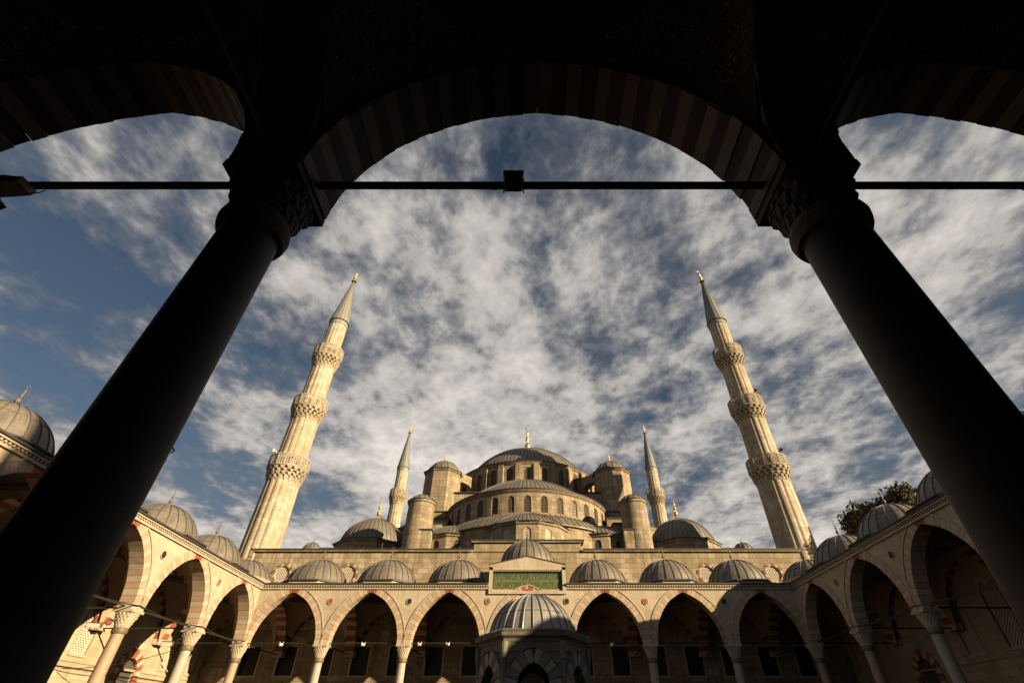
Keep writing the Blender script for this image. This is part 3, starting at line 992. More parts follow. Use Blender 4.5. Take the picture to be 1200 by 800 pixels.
def cornice_ring(cx_, cy_, r, z, a0=0, a1=2 * PI, parent=None, n=64, hgt=.3, out=.3):
    m = MB(); m.lathe([(r - .02, z - hgt), (r + .08, z - hgt), (r + .12, z - hgt * .55), (r + out * .7, z - hgt * .4), (r + out * .7, z), (r - .1, z)], n, (cx_, cy_), a0, a1)
    hb(m, 'cornice', drumstone, parent)
    m = MB(); m.lathe([(r - .1, z + .005), (r + out, z + .005), (r + out, z + .09), (r - .1, z + .16)], n, (cx_, cy_), a0, a1)
    hb(m, 'eaves', leaddark, parent)
def hdome(c, r, h, z0, ribs, name='dome', a0=0, a1=2 * PI, label=None, hoops=(), seam=.07, flare=.25):
    o = lead_dome(hall, (0, 0), r, h, z0, ribs, a0=a0, a1=a1, name=name, label=label, hoops=hoops, seam=seam, flare=flare)
    o.location = hp(c[0], c[1], 0); return o

# main dome
CY = 76.0
o = drum_wall(0, CY, 11.6, 27.6, 32.6, 28, .92, 2.65, 29.2, -PI / 2 - PI / 28, 1.5 * PI - PI / 28, pil=True)
cornice_ring(0, CY, 11.65, 32.65, parent=o, n=112)
md = hdome((0, CY), 10.5, 6.55, 32.95, 96, label='large central lead dome', seam=.10)
finial(md, (0, 0), 39.1, 6.4, .52, gold)
m = MB(); m.lathe([(11.9, 32.80), (10.6, 33.02)], 96, (0, CY)); hb(m, 'drum_lead', lead, o)
m = MB(); m.box(-12.6, 12.6, 63.6, 88.4, 15, 27.5); sq = hb(m, 'dome_base', drumstone)
m = MB(); m.box(-12.8, 12.8, 63.4, 88.6, 27.5, 27.65); hb(m, 'base_lead', leaddark, sq)
# flying buttresses on the diagonals
for sx_ in (-1, 1):
    for sy_ in (-1, 1):
        a = math.atan2(sy_, sx_)
        m = MB(); m.M = Matrix.Translation((0, CY, 0)) @ Matrix.Rotation(a, 4, 'Z')
        m.box(15.2, 17.0, -.75, .75, 26, 31.2)
        for k in range(8):
            t0 = k / 8; t1 = (k + 1) / 8
            xa = 12.0 + 3.3 * t0; xb = 12.0 + 3.3 * t1
            za = 28.9 + math.sqrt(max(0, 1 - (2 * t0 - 1) ** 2)) * 1.15; zb = 28.9 + math.sqrt(max(0, 1 - (2 * t1 - 1) ** 2)) * 1.15
            m.M = Matrix.Translation((0, CY, 0)) @ Matrix.Rotation(a, 4, 'Z')
            m.prism([(xa, za), (xb, zb), (xb, 31.3), (xa, 31.3)], -.55, .55)
        hb(m, 'flying_buttress', drumstone)
# upper half dome to the front, and one each side and behind
def half(cx_, cy_, ang, front=False):
    r = 10.6; zr = 23.9
    a0 = ang - PI / 2; a1 = ang + PI / 2
    o = drum_wall(cx_, cy_, r, 20.3, zr - .1, 17, .86, 2.0, 21.15, a0, a1, label='curved wall of round headed windows under the upper half dome' if front else None, style='bars')
    cornice_ring(cx_, cy_, r + .05, zr - .05, a0, a1, o, 48, .25, .28)
    mm = MB(); mm.lathe([(r + .28, zr + .08), (9.5, zr + .22)], 56, (cx_, cy_), a0, a1); hb(mm, 'roof_ledge', lead, o)
    hdome((cx_, cy_), 9.6, 4.4, zr + .25, 52, 'half_dome', a0, a1, label='upper half dome facing the courtyard' if front else None, seam=.09)
    mm = MB(); mm.lathe([(r - .05, 21.0), (r + 1.2, 20.25), (r + 2.3, 19.2), (r + 2.3, 19.1), (r + 2.0, 19.08)], 56, (cx_, cy_), a0, a1); hb(mm, 'lead_skirt', lead, o, smooth=True)
    mm = MB()
    for k in range(53):
        a = a0 + (a1 - a0) * k / 52
        mm.tube([(cx_ + q_ * math.cos(a), cy_ + q_ * math.sin(a), z_ + .02) for q_, z_ in ((r, 20.98), (r + 1.2, 20.25), (r + 2.3, 19.2))], .035, 4)
    hb(mm, 'lead_seams', leadseam, o, kind='stuff')
    mm = MB(); mm.lathe([(r + 2.0, 15.3), (r + 2.0, 19.1)], 48, (cx_, cy_), a0, a1); hb(mm, 'skirt_wall', drumstone, o)
    # three exedrae
    if front:
        lst = [(-PI / 2, 0, 54.0, 4.75), (-PI / 2 - R(47), -8.6, 58.2, 4.9), (-PI / 2 + R(47), 8.6, 58.2, 4.9)]
        for (aa, ex, ey, er) in lst:
            ct = ex == 0
            b0, b1 = aa - R(100), aa + R(100)
            m = MB(); nf = 7 if ct else 7
            # faceted wall
            L = 0; segs = []
            for k in range(nf):
                p0 = b0 + (b1 - b0) * k / nf; p1 = b0 + (b1 - b0) * (k + 1) / nf
                A = Vector((ex + er * math.cos(p0), ey + er * math.sin(p0), 0)); B = Vector((ex + er * math.cos(p1), ey + er * math.sin(p1), 0))
                d = (B - A); ln = d.length; d.normalize(); nrm = Vector((d.y, -d.x, 0))
                F = lambda s, z, q, A=A, d=d, nrm=nrm: tuple(A + d * s - nrm * q + Vector((0, 0, z)))
                wall_open(m, F, 0, ln, 15.3, 18.7, [(ln / 2, .78, 16.45, 18.15, 'arch')], .28)
                segs.append((A + d * (ln / 2), math.atan2(nrm.y, nrm.x)))
            ow = hb(m, 'exedra_wall', drumstone)
            for P, na in segs: window(ow, hp(P.x, P.y, 16.45), na + PI / 2, .78, 1.70, 'arch', 'lattice' if ct else 'bars', .12)
            mm = MB(); mm.lathe([(er - .05, 18.45), (er + .14, 18.5), (er + .2, 18.7), (er - .1, 18.7)], nf, (ex, ey), b0, b1); hb(mm, 'cornice', drumstone, ow)
            mm = MB(); mm.lathe([(er - .1, 18.705), (er + .28, 18.705), (er + .28, 18.79), (er - .1, 18.86)], nf, (ex, ey), b0, b1); hb(mm, 'eaves', leaddark, ow)
            hdome((ex, ey), er, 2.0, 18.83, 36, 'exedra_dome', b0, b1, seam=.07, flare=.22)
half(0, 64.0, -PI / 2, True)
half(-12.0, 76.0, PI); half(12.0, 76.0, 0); half(0, 88.0, PI / 2)
# octagonal weight towers
for sx_ in (-1, 1):
    for yy in (65.0, 87.0):
        cxx = sx_ * 12.3
        m = MB(); ring_stack(m, (cxx, yy), 8, [(2.5, 15.4), (2.5, 24.6), (2.5, 24.9), (2.45, 30.55)])
        m.box(cxx - 3.0, cxx + 3.0, yy - 3.0, yy + 3.0, 15.3, 24.3)
        ow = hb(m, 'octagonal_tower', drumstone, label='octagonal corner tower of the main dome')
        m = MB(); ring_stack(m, (cxx, yy), 8, [(2.45, 30.5), (2.62, 30.55), (2.62, 30.72), (2.3, 30.74)]); hb(m, 'cornice', drumstone, ow)
        m = MB(); ring_stack(m, (cxx, yy), 8, [(2.4, 30.73), (2.76, 30.74), (2.76, 30.82), (2.4, 30.9)]); m.box(cxx - 3.15, cxx + 3.15, yy - 3.15, yy + 3.15, 24.3, 24.42); hb(m, 'eaves', leaddark, ow)
        dd = lead_dome(hall, (0, 0), 2.42, 1.95, 30.86, 16, hoops=(), seam=.10, flare=.12); dd.location = hp(cxx, yy, 0)
        finial(dd, (0, 0), 32.7, 1.7, .16, gold)
# stepped buttress walls between towers and front
for sx_ in (-1, 1):
    for i_, (xa, xb, ya, yb, zt) in enumerate(((9.9, 13.9, 58.8, 62.2, 22.3), (10.2, 13.2, 56.2, 58.9, 20.8), (10.6, 12.2, 52.6, 56.3, 18.9), (13.9, 16.2, 60.2, 66, 20.0))):
        m = MB(); x0_, x1_ = sorted((sx_ * xa, sx_ * xb))
        m.box(x0_, x1_, ya, yb, 15.3, zt)
        ow = hb(m, 'buttress', drumstone)
        m = MB(); m.box(x0_ - .12, x1_ + .12, ya - .12, yb + .1, zt, zt + .12); hb(m, 'coping', leaddark, ow)
        # sunk arched recess shown by a window
    # stair turrets
    cxx = sx_ * 12.35; yy = 54.0
    m = MB(); m.lathe([(1.62, 15.3), (1.50, 22.0), (1.50, 22.1), (1.62, 22.15), (1.62, 22.35), (1.3, 22.4)], 32, (cxx, yy)); ow = hb(m, 'stair_turret', drumstone, smooth=True, label='round stair turret with small lead cap')
    m = MB(); m.lathe([(1.3, 22.36), (1.70, 22.37), (1.70, 22.44), (1.45, 22.52)], 32, (cxx, yy)); hb(m, 'eaves', leaddark, ow)
    dd = lead_dome(hall, (0, 0), 1.5, .85, 22.5, 16, hoops=(), seam=.06, flare=.08, name='turret_cap'); dd.location = hp(cxx, yy, 0)
    # corner domes
    cxx = sx_ * 19.7; yy = 62.0
    m = MB(); nf = 8
    er = 4.15
    segs = []
    for k in range(nf):
        p0 = 2 * PI * (k + .5) / nf; p1 = 2 * PI * (k + 1.5) / nf
        A = Vector((cxx + er * math.cos(p0) / math.cos(PI / 8), yy + er * math.sin(p0) / math.cos(PI / 8), 0)); B = Vector((cxx + er * math.cos(p1) / math.cos(PI / 8), yy + er * math.sin(p1) / math.cos(PI / 8), 0))
        d = (B - A); ln = d.length; d.normalize(); nrm = Vector((d.y, -d.x, 0))
        F = lambda s, z, q, A=A, d=d, nrm=nrm: tuple(A + d * s - nrm * q + Vector((0, 0, z)))
        wall_open(m, F, 0, ln, 15.3, 19.55, [(ln / 2, 1.0, 17.55, 18.55, 'round')], .25, nseg=10)
        segs.append((A + d * (ln / 2), math.atan2(nrm.y, nrm.x)))
    ow = hb(m, 'corner_drum', drumstone)
    for P, na in segs:
        window(ow, hp(P.x, P.y, 17.55), na + PI / 2, 1.0, 1.0, 'round', 'bars', .12)
        if math.sin(na) < .3:
            for k in range(14):
                a0 = 2 * PI * k / 14 + .03; a1 = 2 * PI * (k + 1) / 14 - .03; ro = .92 if k % 2 else .74
                q = MB(); q.prism([(r_ * math.cos(a), r_ * math.sin(a)) for r_, a in ((.52, a0), (.52, a1), (ro, a1), (ro, a0))], -.05 if k % 2 else -.03, .03)
                q.build('voussoir', fadred if k % 2 else cream, ow, loc=hp(P.x, P.y, 18.05), rz=na + PI / 2)
    m = MB(); ring_stack(m, (cxx, yy), 8, [(er, 19.4), (er + .15, 19.45), (er + .2, 19.6), (er - .2, 19.62)]); hb(m, 'cornice', drumstone, ow)
    m = MB(); ring_stack(m, (cxx, yy), 8, [(er - .1, 19.61), (er + .3, 19.62), (er + .3, 19.7), (er - .15, 19.8)]); hb(m, 'eaves', leaddark, ow)
    dd = hdome((cxx, yy), 4.1, 3.45, 19.75, 42, seam=.08, flare=.15); finial(dd, (0, 0), 23.1, 3.1, .3, gold)
    # low wall behind the corner dome, tiny dome on the parapet
    m = MB(); x0_, x1_ = sorted((sx_ * 23.6, sx_ * 26.3)); m.box(x0_, x1_, 62, 72, 15.3, 19.6); m.box(x0_ - .15, x1_ + .15, 61.85, 72.1, 19.6, 19.75, 1); hb(m, 'side_block', [drumstone, leaddark])
    cxx = sx_ * 22.3; yy = 50.6
    m = MB(); ring_stack(m, (cxx, yy), 8, [(.95, 15.3), (.95, 15.9), (1.08, 15.95), (1.08, 16.05), (.9, 16.06)]); ow = hb(m, 'parapet_lantern', drumstone)
    dd = lead_dome(hall, (0, 0), .93, .85, 16.05, 14, hoops=(), seam=.05, flare=.1, name='lantern_dome'); dd.location = hp(cxx, yy, 0)
    finial(dd, (0, 0), 16.85, .45, .08)
# ------------------------------------------------------------------ minarets
_pm = {}
def minaret(label, x, y, lit=True, detail=True):
    T = thing('minaret', label, 'minaret', (x, y, 0), 0, 'minarets of the mosque')
    b = MB(); b.box(-2.6, 2.6, -2.6, 2.6, 0, 12.5); ring_stack(b, (0, 0), 8, [(2.5, 12.5), (2.1, 15.0)]); b.build('base', minstone, T)
    fl = lambda i: 0.955 if i % 3 == 0 else 1.0
    def shaft(z0, z1, r0, r1):
        m = MB(); m.lathe([(r0, z0), (r1, z1)], 48, mod=fl)
        m.lathe([(r1 + .02, z1 - .5), (r1 + .10, z1 - .42), (r1 + .10, z1 - .3), (r1 + .02, z1 - .2)], 48)
        o = m.build('shaft', minstone, T); return o
    Z = [(23.7, 25.35, 26.75), (31.9, 33.55, 35.1), (40.2, 42.0, 43.7)]
    Rb = [2.20, 2.06, 1.90]; rs = [(1.95, 1.80), (1.70, 1.62), (1.52, 1.44), (1.30, 1.26)]
    zs = [15.0, 25.5, 33.7, 42.0]
    ends = [23.6, 31.7, 39.7, 49.0]
    for k in range(4): shaft(zs[k], ends[k] + (.0 if k == 3 else 2.0), *rs[k])
    for k in range(3):
        zc, zf, zt = Z[k]; rb = Rb[k]; r0 = rs[k][1]
        m = MB()
        m.lathe([(rb + .05, zf - .02), (rb + .08, zf + .04), (rb + .02, zf + .14), (r0, zf + .14)], 32)
        m.lathe([(rb + .03, zf - .0), (r0, zf - .0)], 32)
        bo = m.build('balcony', minstone, T)
        # stalactite corbels in four tiers
        m = MB(); tiers = 5; hh = (zf - zc)
        for t_ in range(tiers):
            f0 = t_ / tiers; f1 = (t_ + 1) / tiers
            ri = r0; ro = r0 + (rb - r0) * (f1 ** .9)
            n = (24, 20, 20, 18, 18)[t_]
            for q in range(n):
                a = 2 * PI * (q + .5 * (t_ % 2)) / n
                m.M = Matrix.Rotation(a, 4, 'Z')
                wd = PI * ro / n * (.86, .58, .80, .52, .74)[t_]
                rp = r0 + (rb - r0) * (f0 ** .9)
                m.add([(ri - .1, -wd * .6, zc + hh * f0), (rp + .02, -wd * .35, zc + hh * f0), (rp + .02, wd * .35, zc + hh * f0), (ri - .1, wd * .6, zc + hh * f0),
                       (ri - .1, -wd, zc + hh * f1 - .02), (ro, -wd, zc + hh * f1 - .02), (ro, wd, zc + hh * f1 - .02), (ri - .1, wd, zc + hh * f1 - .02)],
                      [(0, 3, 2, 1), (4, 5, 6, 7), (0, 1, 5, 4), (1, 2, 6, 5), (2, 3, 7, 6), (3, 0, 4, 7)])
            m.M = None
            m.lathe([(ri, zc + hh * f1 - .10), (ro - .06, zc + hh * f1 - .08), (ro - .04, zc + hh * f1 - .01), (ri, zc + hh * f1)], 32)
        m.build('corbels', minstone, bo, kind='stuff')
        n = 16
        ph = zt - zf - .1
        key = (k,)
        if key not in _pm:
            pw = 2 * (rb + .02) * math.tan(PI / n) - .02
            m = MB()
            m.box(-pw / 2, pw / 2, -.05, .05, 0, .10); m.box(-pw / 2, pw / 2, -.07, .07, ph - .14, ph)
            m.box(-pw / 2, -pw / 2 + .10, -.06, .06, .10, ph - .14); m.box(pw / 2 - .10, pw / 2, -.06, .06, .10, ph - .14)
            nx_ = 3
            for i in range(1, nx_): m.box(-pw / 2 + pw * i / nx_ - .035, -pw / 2 + pw * i / nx_ + .035, -.035, .035, .10, ph - .14)
            for i in range(1, 5):
                zq = .10 + (ph - .24) * i / 5
                m.box(-pw / 2 + .1, pw / 2 - .1, -.03, .03, zq - .04, zq + .04)
            _pm[key] = m.mesh('parapet_panel', minstone)
        for q in range(n):
            a = 2 * PI * q / n
            put('parapet_panel', _pm[key], bo, ((rb + .0) * math.cos(a), (rb + .0) * math.sin(a), zf + .12), a - PI / 2)
        # doorway on to the balcony
    # collar of small tiles and cone
    m = MB(); m.lathe([(1.27, 48.3), (1.33, 48.35), (1.33, 48.62), (1.27, 48.66)], 32)
    m.build('tile_band', plain_blue, T)
    m = MB(); m.lathe([(1.26, 48.95), (1.46, 49.0), (1.46, 49.12), (1.36, 49.2), (.95, 52.2), (.52, 55.6), (.10, 58.6)], 32, cap1=True)
    co = m.build('spire', leadcone, T, smooth=True)
    m = MB()
    for q in range(16):
        a = 2 * PI * q / 16
        m.tube([(1.37 * math.cos(a), 1.37 * math.sin(a), 49.2), (.96 * math.cos(a), .96 * math.sin(a), 52.2), (.53 * math.cos(a), .53 * math.sin(a), 55.6), (.12 * math.cos(a), .12 * math.sin(a), 58.4)], .035, 4)
    m.build('lead_seams', leadseam, co, kind='stuff')
    finial(T, (0, 0), 58.4, 2.5, .26, gold)
    return T
plain_blue = plain('blue_tile', (0.14, 0.22, 0.28), 0.4, 0, 0.2, 8)
minaret('tall three balcony minaret at the left end of the far arcade, brightly sunlit', -28.4, 52)
minaret('tall three balcony minaret at the right end of the far arcade, half in shade', 28.6, 52)
minaret('more distant minaret showing one balcony, rising behind the left corner dome', -28.9, 102)
minaret('more distant minaret showing one balcony, rising behind the right corner dome', 28.8, 102)

minaret('courtyard minaret beyond the near end of the right arcade, outside the frame', 28.6, -7)
# ------------------------------------------------------------------ ablution fountain
FC = (.26, 26.4)
ft = thing('fountain', 'hexagonal marble ablution fountain with ribbed lead dome in mid courtyard', 'fountain', (FC[0], FC[1], 0))
s_ = 2.55; ap = s_ * math.cos(PI / 6)
wallz = 4.78
for k in range(6):
    a = -PI / 2 + k * PI / 3
    m = MB()
    F = lambda s, z, q: (s, q, z)
    wall_open(m, F, -s_ / 2, s_ / 2, 0, wallz, [(0, 1.42, 1.0, 4.02, 'point')], .26, nseg=16)
    m2 = MB(); F2 = lambda s, z, q: (s, .26 + q, z)
    wall_open(m, F2, -s_ / 2 + .14, s_ / 2 - .14, 0, wallz, [(0, 1.42, 1.0, 4.02, 'point')], 0, nseg=16, flip=True)
    m.box(-s_ / 2 + .2, s_ / 2 - .2, -.05, .0, wallz - .36, wallz - .30)
    o = m.build('wall_face', founst, ft, loc=(ap * math.cos(a), ap * math.sin(a), 0), rz=a + PI / 2)
    hA = .71 * 1.25; sp = 4.02 - hA
    for mb, mt in voussoir_meshes(.71, hA, .50, .10, 5, (founst, founst2), gap=.012):
        mb.build('voussoir', mt, o, loc=(0, -.05, sp))
    for sx_ in (-1, 1):
        for j in range(4):
            q = MB(); q.box(sx_ * .965 - .25, sx_ * .965 + .25, -.09 - .01 * (j % 2), .02, 1.0 + j * (sp - 1.0) / 4 + .005, 1.0 + (j + 1) * (sp - 1.0) / 4 - .005)
            q.build('jamb_stone', founst, o)
    q = MB(); sweep_moulding(q, arch_pts(.71, hA, 12), 0, 0, .54, .05, -.12, .0); q.build('arch_moulding', founst, o, loc=(0, 0, sp))
    # corner pilaster
    a2 = a + PI / 6
    q = MB(); q.lathe([(.15, 0), (.15, .3), (.11, .34), (.11, 4.1), (.14, 4.15), (.17, 4.4), (.17, wallz)], 12, (s_ * math.cos(a2), s_ * math.sin(a2))); q.build('pilaster', founst, ft)
    # inner grille
    q = MB()
    for i in range(7): q.box(-.7 + 1.4 * i / 6 - .012, -.7 + 1.4 * i / 6 + .012, .12, .144, 1.0, 3.1)
    for i in range(5): q.box(-.71, .71, .11, .134, 1.1 + i * .45, 1.124 + i * .45)
    q.build('iron_grille', iron, o)
q = MB(); q.lathe([(1.5, 0), (1.5, 1.3), (1.35, 1.3), (1.35, .9), (.2, .9)], 24, cap1=True); q.build('basin', founst, ft)
q = MB()
def hexring(r, z): return [(r * math.cos(-PI / 2 + PI / 6 + i * PI / 3), r * math.sin(-PI / 2 + PI / 6 + i * PI / 3), z) for i in range(6)]
q.rings([hexring(2.2, wallz - .02), hexring(2.58, wallz - .02), hexring(2.62, wallz + .1), hexring(2.76, wallz + .2), hexring(2.80, wallz + .34), hexring(2.2, wallz + .36)], True, True, True)
q.build('cornice', founst, ft)
# scalloped lead roof edge
q = MB(); ring = []; ring2 = []; N = 22
for i in range(6):
    a0 = -PI / 2 + PI / 6 + (i) * PI / 3; a1 = a0 + PI / 3
    A = Vector((2.72 * math.cos(a0), 2.72 * math.sin(a0))); B = Vector((2.72 * math.cos(a1), 2.72 * math.sin(a1)))
    for j in range(N * 2):
        P = A.lerp(B, j / (N * 2)); f = 1 if j % 2 else 1.0
        ring.append((P.x, P.y, wallz + .37 + (.10 if j % 2 else 0.0))); ring2.append((P.x * .80, P.y * .80, wallz + .53))
low = [(x, y, wallz + .362) for x, y, z in ring]
q.rings([low, ring, ring2], True, False, True); q.build('lead_apron', leadseam, ft)
# dome made of individual lead panels with raised rolls between
prof, Rr_, zc_, th_ = dome_profile(2.10, 1.78, 5.24, 12)
prof = [(2.26, 5.16)] + prof
NP = 28
pm_ = MB(); rs = []
for r, z in prof[:-1] + [(.03, prof[-1][1])]:
    hwid = PI / NP
    rs.append([(r * math.cos(a), r * math.sin(a), z + (.0 if abs(a) > hwid * .9 else .0)) for a in (-hwid * .99, -hwid * .33, hwid * .33, hwid * .99)])
pm_.rings(rs, False); pme = pm_.mesh('lead_panel', leadf, True)
rm_ = MB(); rs = []
for r, z in prof[:-2]:
    rs.append([(r - .01, -.03, z), (r + .035, -.026, z + .02), (r + .055, 0, z + .03), (r + .035, .026, z + .02), (r - .01, .03, z)])
rm_.rings(rs, True, True, True); rme = rm_.mesh('lead_roll', leadf, True)
q = MB(); q.lathe([(r - .02, z - .01) for r, z in prof[:-1]] + [(.02, prof[-1][1] - .01)], 56); fd = q.build('dome', leadseam, ft, smooth=True)
for k in range(NP):
    a = 2 * PI * k / NP
    put('lead_panel', pme, fd, None, a + PI / NP); put('lead_roll', rme, fd, None, a)
q = MB(); 
th = th_ * .70; q.lathe([(Rr_ * math.sin(th) - .01, zc_ + Rr_ * math.cos(th) - .02), (Rr_ * math.sin(th) + .014, zc_ + Rr_ * math.cos(th)), (Rr_ * math.sin(th) - .01, zc_ + Rr_ * math.cos(th) + .03)], 56); q.build('lead_lap', leadseam, fd)

# ------------------------------------------------------------------ tree behind the right arcade
tr = thing('tree', 'autumn brown broadleaf tree rising behind the domes of the right arcade', 'tree', (39.4, 50, 0))
q = MB(); q.tube([(0, 0, 0), (.2, 0, 5), (-.1, .2, 10), (.1, 0, 16)], [.5, .42, .34, .16], 10)
rt = random.Random(11); tips = []
for k in range(26):
    a = rt.uniform(0, 2 * PI); z0 = rt.uniform(9, 16); L = rt.uniform(2.5, 5.0)
    e = (L * math.cos(a), L * math.sin(a), z0 + rt.uniform(1.2, 5.0))
    q.tube([(0, 0, z0), (e[0] * .5, e[1] * .5, z0 + (e[2] - z0) * .6), e], [.15, .09, .03], 5); tips.append(e)
q.build('trunk', bark, tr)
lm, t, b = newmat('autumn_leaf')
gg = t.new('ShaderNodeNewGeometry')
nn = t.noise(gg.outputs['Position'], 0.9, 3, 0.6)
t.l.new(t.mix(t.ramp(nn, [(.38, 0.0), (.62, 1.0)]), (0.030, 0.036, 0.012), (0.065, 0.050, 0.018)), b.inputs['Base Color'])
b.inputs['Roughness'].default_value = 0.8
q = MB()
cl = []
for k in range(430):
    a = rt.uniform(0, 2 * PI); rr = 5.2 * rt.random() ** .45; zc = rt.uniform(11.0, 20.6)
    lim = 5.3 * math.sqrt(max(0.02, 1 - ((zc - 15.3) / 5.8) ** 4))
    rr = min(rr, lim)
    cl.append((rr * math.cos(a), rr * math.sin(a) * .9, zc + .7 * math.sin(3 * a), rt.uniform(.55, 1.15)))
for (x, y, z, r) in cl:
    for i in range(120):
        d = Vector((rt.gauss(0, 1), rt.gauss(0, 1), rt.gauss(0, 1))).normalized() * r * rt.random() ** .35
        p = Vector((x, y, z)) + d
        u = Vector((rt.uniform(-1, 1), rt.uniform(-1, 1), rt.uniform(-1, 1))).normalized(); w = u.cross(Vector((rt.uniform(-1, 1), rt.uniform(-1, 1), 1))).normalized()
        s = rt.uniform(.13, .26)
        q.add([tuple(p - u * s), tuple(p + w * s * .6), tuple(p + u * s), tuple(p - w * s * .6)], [(0, 1, 2, 3)])
q.build('crown', lm, tr, kind='stuff')

# ------------------------------------------------------------------ lamps, cables, loudspeakers
def rotM(loc, rz=0, rx=0): return Matrix.Translation(loc) @ Matrix.Rotation(rz, 4, 'Z') @ Matrix.Rotation(rx, 4, 'X')
L1 = (-.17, 3.2, 6.86)
t1 = thing('floodlight', 'black box floodlight clamped to the middle of the near tie rod', 'floodlight', L1)
q = MB(); q.M = Matrix.Rotation(R(-12), 4, 'X')
q.prism([(-.125, .06), (.125, .06), (.125, -.08), (.10, -.16), (-.10, -.16), (-.125, -.08)], -.17, .02); q.build('housing', iron, t1)
q = MB(); q.box(-.13, .13, -.06, .055, .043, .075); q.box(-.13, -.115, -.055, .05, -.10, .05); q.box(.115, .13, -.055, .05, -.10, .05); q.build('clamp', iron, t1)
q = MB(); q.M = Matrix.Rotation(R(-12), 4, 'X'); q.box(-.09, .09, -.10, -.0, -.168, -.162); q.build('glass', dark, t1)
q = MB(); q.tube([(-.13, 0, -.04), (-.17, 0, -.075), (-.24, 0, -.10), (-.28, 0, -.08), (-.29, 0, -.04)], .006, 6); q.build('cable', iron, t1)
L2 = (-6.42, 3.2, 6.78)
t2 = thing('floodlight', 'beige bracketed floodlight on the near tie rod at the left frame edge', 'floodlight', L2)
q = MB(); q.M = Matrix.Rotation(R(-8), 4, 'Y')
q.prism([(-.45, .05), (.02, .06), (.12, .02), (.28, -.02), (.25, -.10), (.05, -.10), (-.45, -.08)], -.16, .05); q.build('bracket', beige, t2)
q = MB(); q.M = rotM((-.10, -.02, -.10), 0, 0) @ Matrix.Rotation(R(42), 4, 'Y'); q.box(0, .36, -.12, .06, -.07, .0); q.box(.02, .34, -.09, .04, -.08, -.072, 1); q.build('lamp_head', [bronze, beige], t2)
q = MB(); q.tube([(.3, 0, -.10), (.40, 0, -.09), (.46, 0, -.03)], .007, 6); q.tube([(.52, 0, .04), (.55, 0, .09), (.60, 0, .10), (.65, 0, .08), (.68, 0, .03)], .007, 6); q.build('cable', iron, t2)
q = MB(); q.tube([(6.12, 3.2, 6.83), (6.14, 3.2, 6.76), (6.2, 3.2, 6.72), (6.27, 3.2, 6.75)], .006, 6)
tag(q.build('wire', iron), 'thin loop of wire under the near tie rod at the right', 'wire')
# white lamps clipped to the far arcade's tie rods
plab = ['small white floodlight on the tie rod of the leftmost far bay', 'small white floodlight on the tie rod of the second far bay from left',
        'small white floodlight at the left of the third far bay', 'small white floodlight at the right of the third far bay',
        'small white floodlight on the tie rod of the fifth far bay', 'small white floodlight on the tie rod of the sixth far bay']
base_l = None
for i, X in enumerate((-18.3, -12.2, -8.0, -5.9, 6.3, 15.2)):
    if base_l is None:
        T = thing('floodlight', plab[i], 'floodlight', (X, 41, 6.9), R(20), 'white floodlights on the far tie rods')
        q = MB(); q.M = rotM((0, -.08, -.14), 0, R(40)); q.box(-.11, .11, -.04, .04, -.07, .07); q.build('housing', white, T)
        q = MB(); q.tube([(-.12, 0, .03), (-.12, -.08, -.14), (.12, -.08, -.14), (.12, 0, .03)], .018, 5); q.build('bracket', white, T)
        base_l = T
    else:
        T = base_l.copy(); COL.objects.link(T); T.location = (X, 41, 6.9); T.rotation_euler = (0, 0, R(20 - 13 * i)); T['label'] = plab[i]
        for ch in base_l.children:
            c = ch.copy(); COL.objects.link(c); c.parent = T
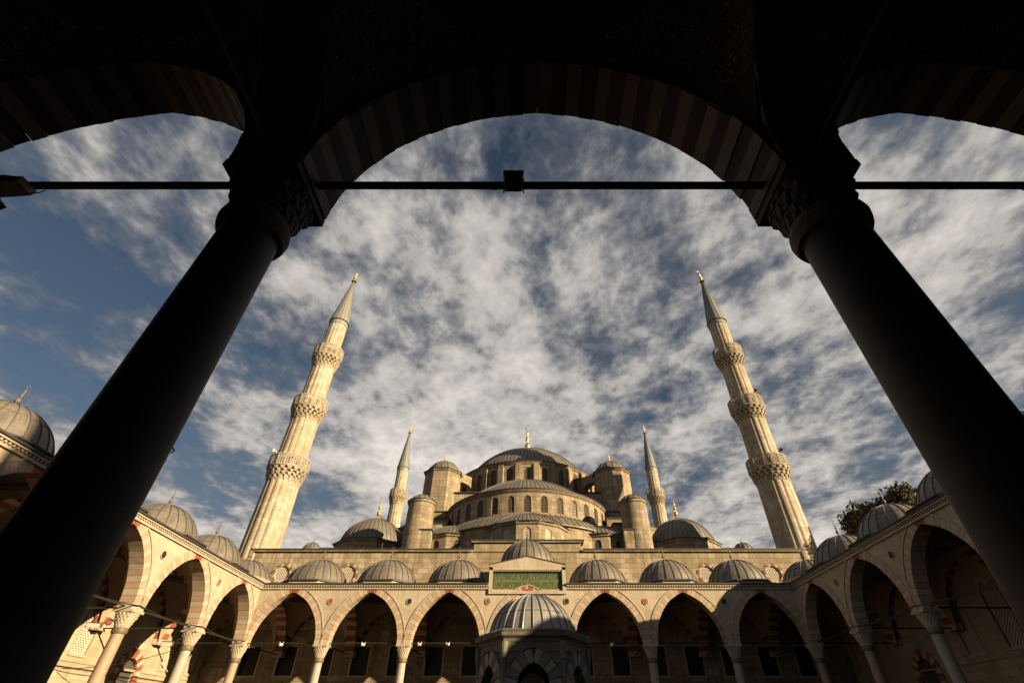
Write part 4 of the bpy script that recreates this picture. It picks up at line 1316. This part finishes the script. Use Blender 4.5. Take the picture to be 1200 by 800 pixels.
# floodlights beside the left arcade columns
for i, Y in enumerate((28.4, 34.7)):
    T = thing('wall_lamp', ['bronze lamp beside the nearest sunlit left arcade column', 'bronze lamp beside the second sunlit left arcade column'][i], 'lamp', (-XH - .2, Y - .15, 6.15), 0, 'bronze lamps on the left arcade columns')
    q = MB(); q.tube([(0, 0, 0), (-.1, -.5, .05), (-.15, -.62, -.12), (-.1, -.5, -.22), (-.08, -.38, -.1)], .028, 6); q.build('arm', iron, T)
    q = MB(); q.M = rotM((-.55, -.75, -.25), R(20), R(15)); q.box(-.32, .32, -.14, .14, -.10, .12); q.box(-.28, .28, -.17, -.14, -.08, .10, 1); q.build('lamp_head', [bronze, grillew], T)
# sagging cable along the left arcade, and one on the right
def cable(pts, sag, r, label, name='cable'):
    q = MB(); out = []
    for A, B in zip(pts[:-1], pts[1:]):
        for k in range(12):
            t_ = k / 12; P = Vector(A).lerp(Vector(B), t_); P.z -= sag * 4 * t_ * (1 - t_); out.append(tuple(P))
    out.append(pts[-1]); q.tube(out, r, 5)
    tag(q.build(name, iron), label, 'cable')
cable([(-XH + .48, Y, 6.95) for Y in (9.5, 15.8, 22.1, 28.4, 34.7, 40.6)], .18, .028, 'black cable sagging column to column along the sunlit left arcade')
cable([(XH - .48, Y, 6.95) for Y in (9.5, 15.8, 22.1, 28.4, 34.7, 40.6)], .18, .028, 'black cable sagging column to column along the shaded right arcade')
cable([(-XH - .3, 34.9, 5.9), (-XH - 5.9, 33.2, 4.6)], .3, .02, 'thin cable looping from a left arcade column back to the wall')
# loudspeakers
ll = [(-28.4 - 1.35, 52 - 1.6, 27.0, 'horn loudspeaker on the lowest balcony of the left minaret'), (28.6 + .75, 52 - 1.9, 35.3, 'horn loudspeaker on the middle balcony of the right minaret'),
      (28.6 + 1.2, 52 - 1.75, 27.0, 'horn loudspeaker on the lowest balcony of the right minaret')]
for (x, y, z, lb) in ll:
    T = thing('loudspeaker', lb, 'loudspeaker', (x, y, z - .3), 0)
    q = MB(); q.M = rotM((0, 0, .55), 0, R(90)); q.lathe([(.05, -.3), (.06, -.1), (.10, .1), (.20, .28), (.18, .28), (.04, .08)], 14); q.build('horn', white if x < 0 else iron, T)
    q = MB(); q.tube([(0, 0, -.3), (0, 0, .55)], .03, 6); q.build('bracket', iron, T)
# hook on the near left column
q = MB(); q.tube([(-2.88, 3.36, 3.34), (-2.835, 3.39, 3.355), (-2.815, 3.40, 3.335), (-2.83, 3.395, 3.31)], .007, 5)
tag(q.build('hook', iron), 'small iron hook on the right side of the near left column', 'hook')
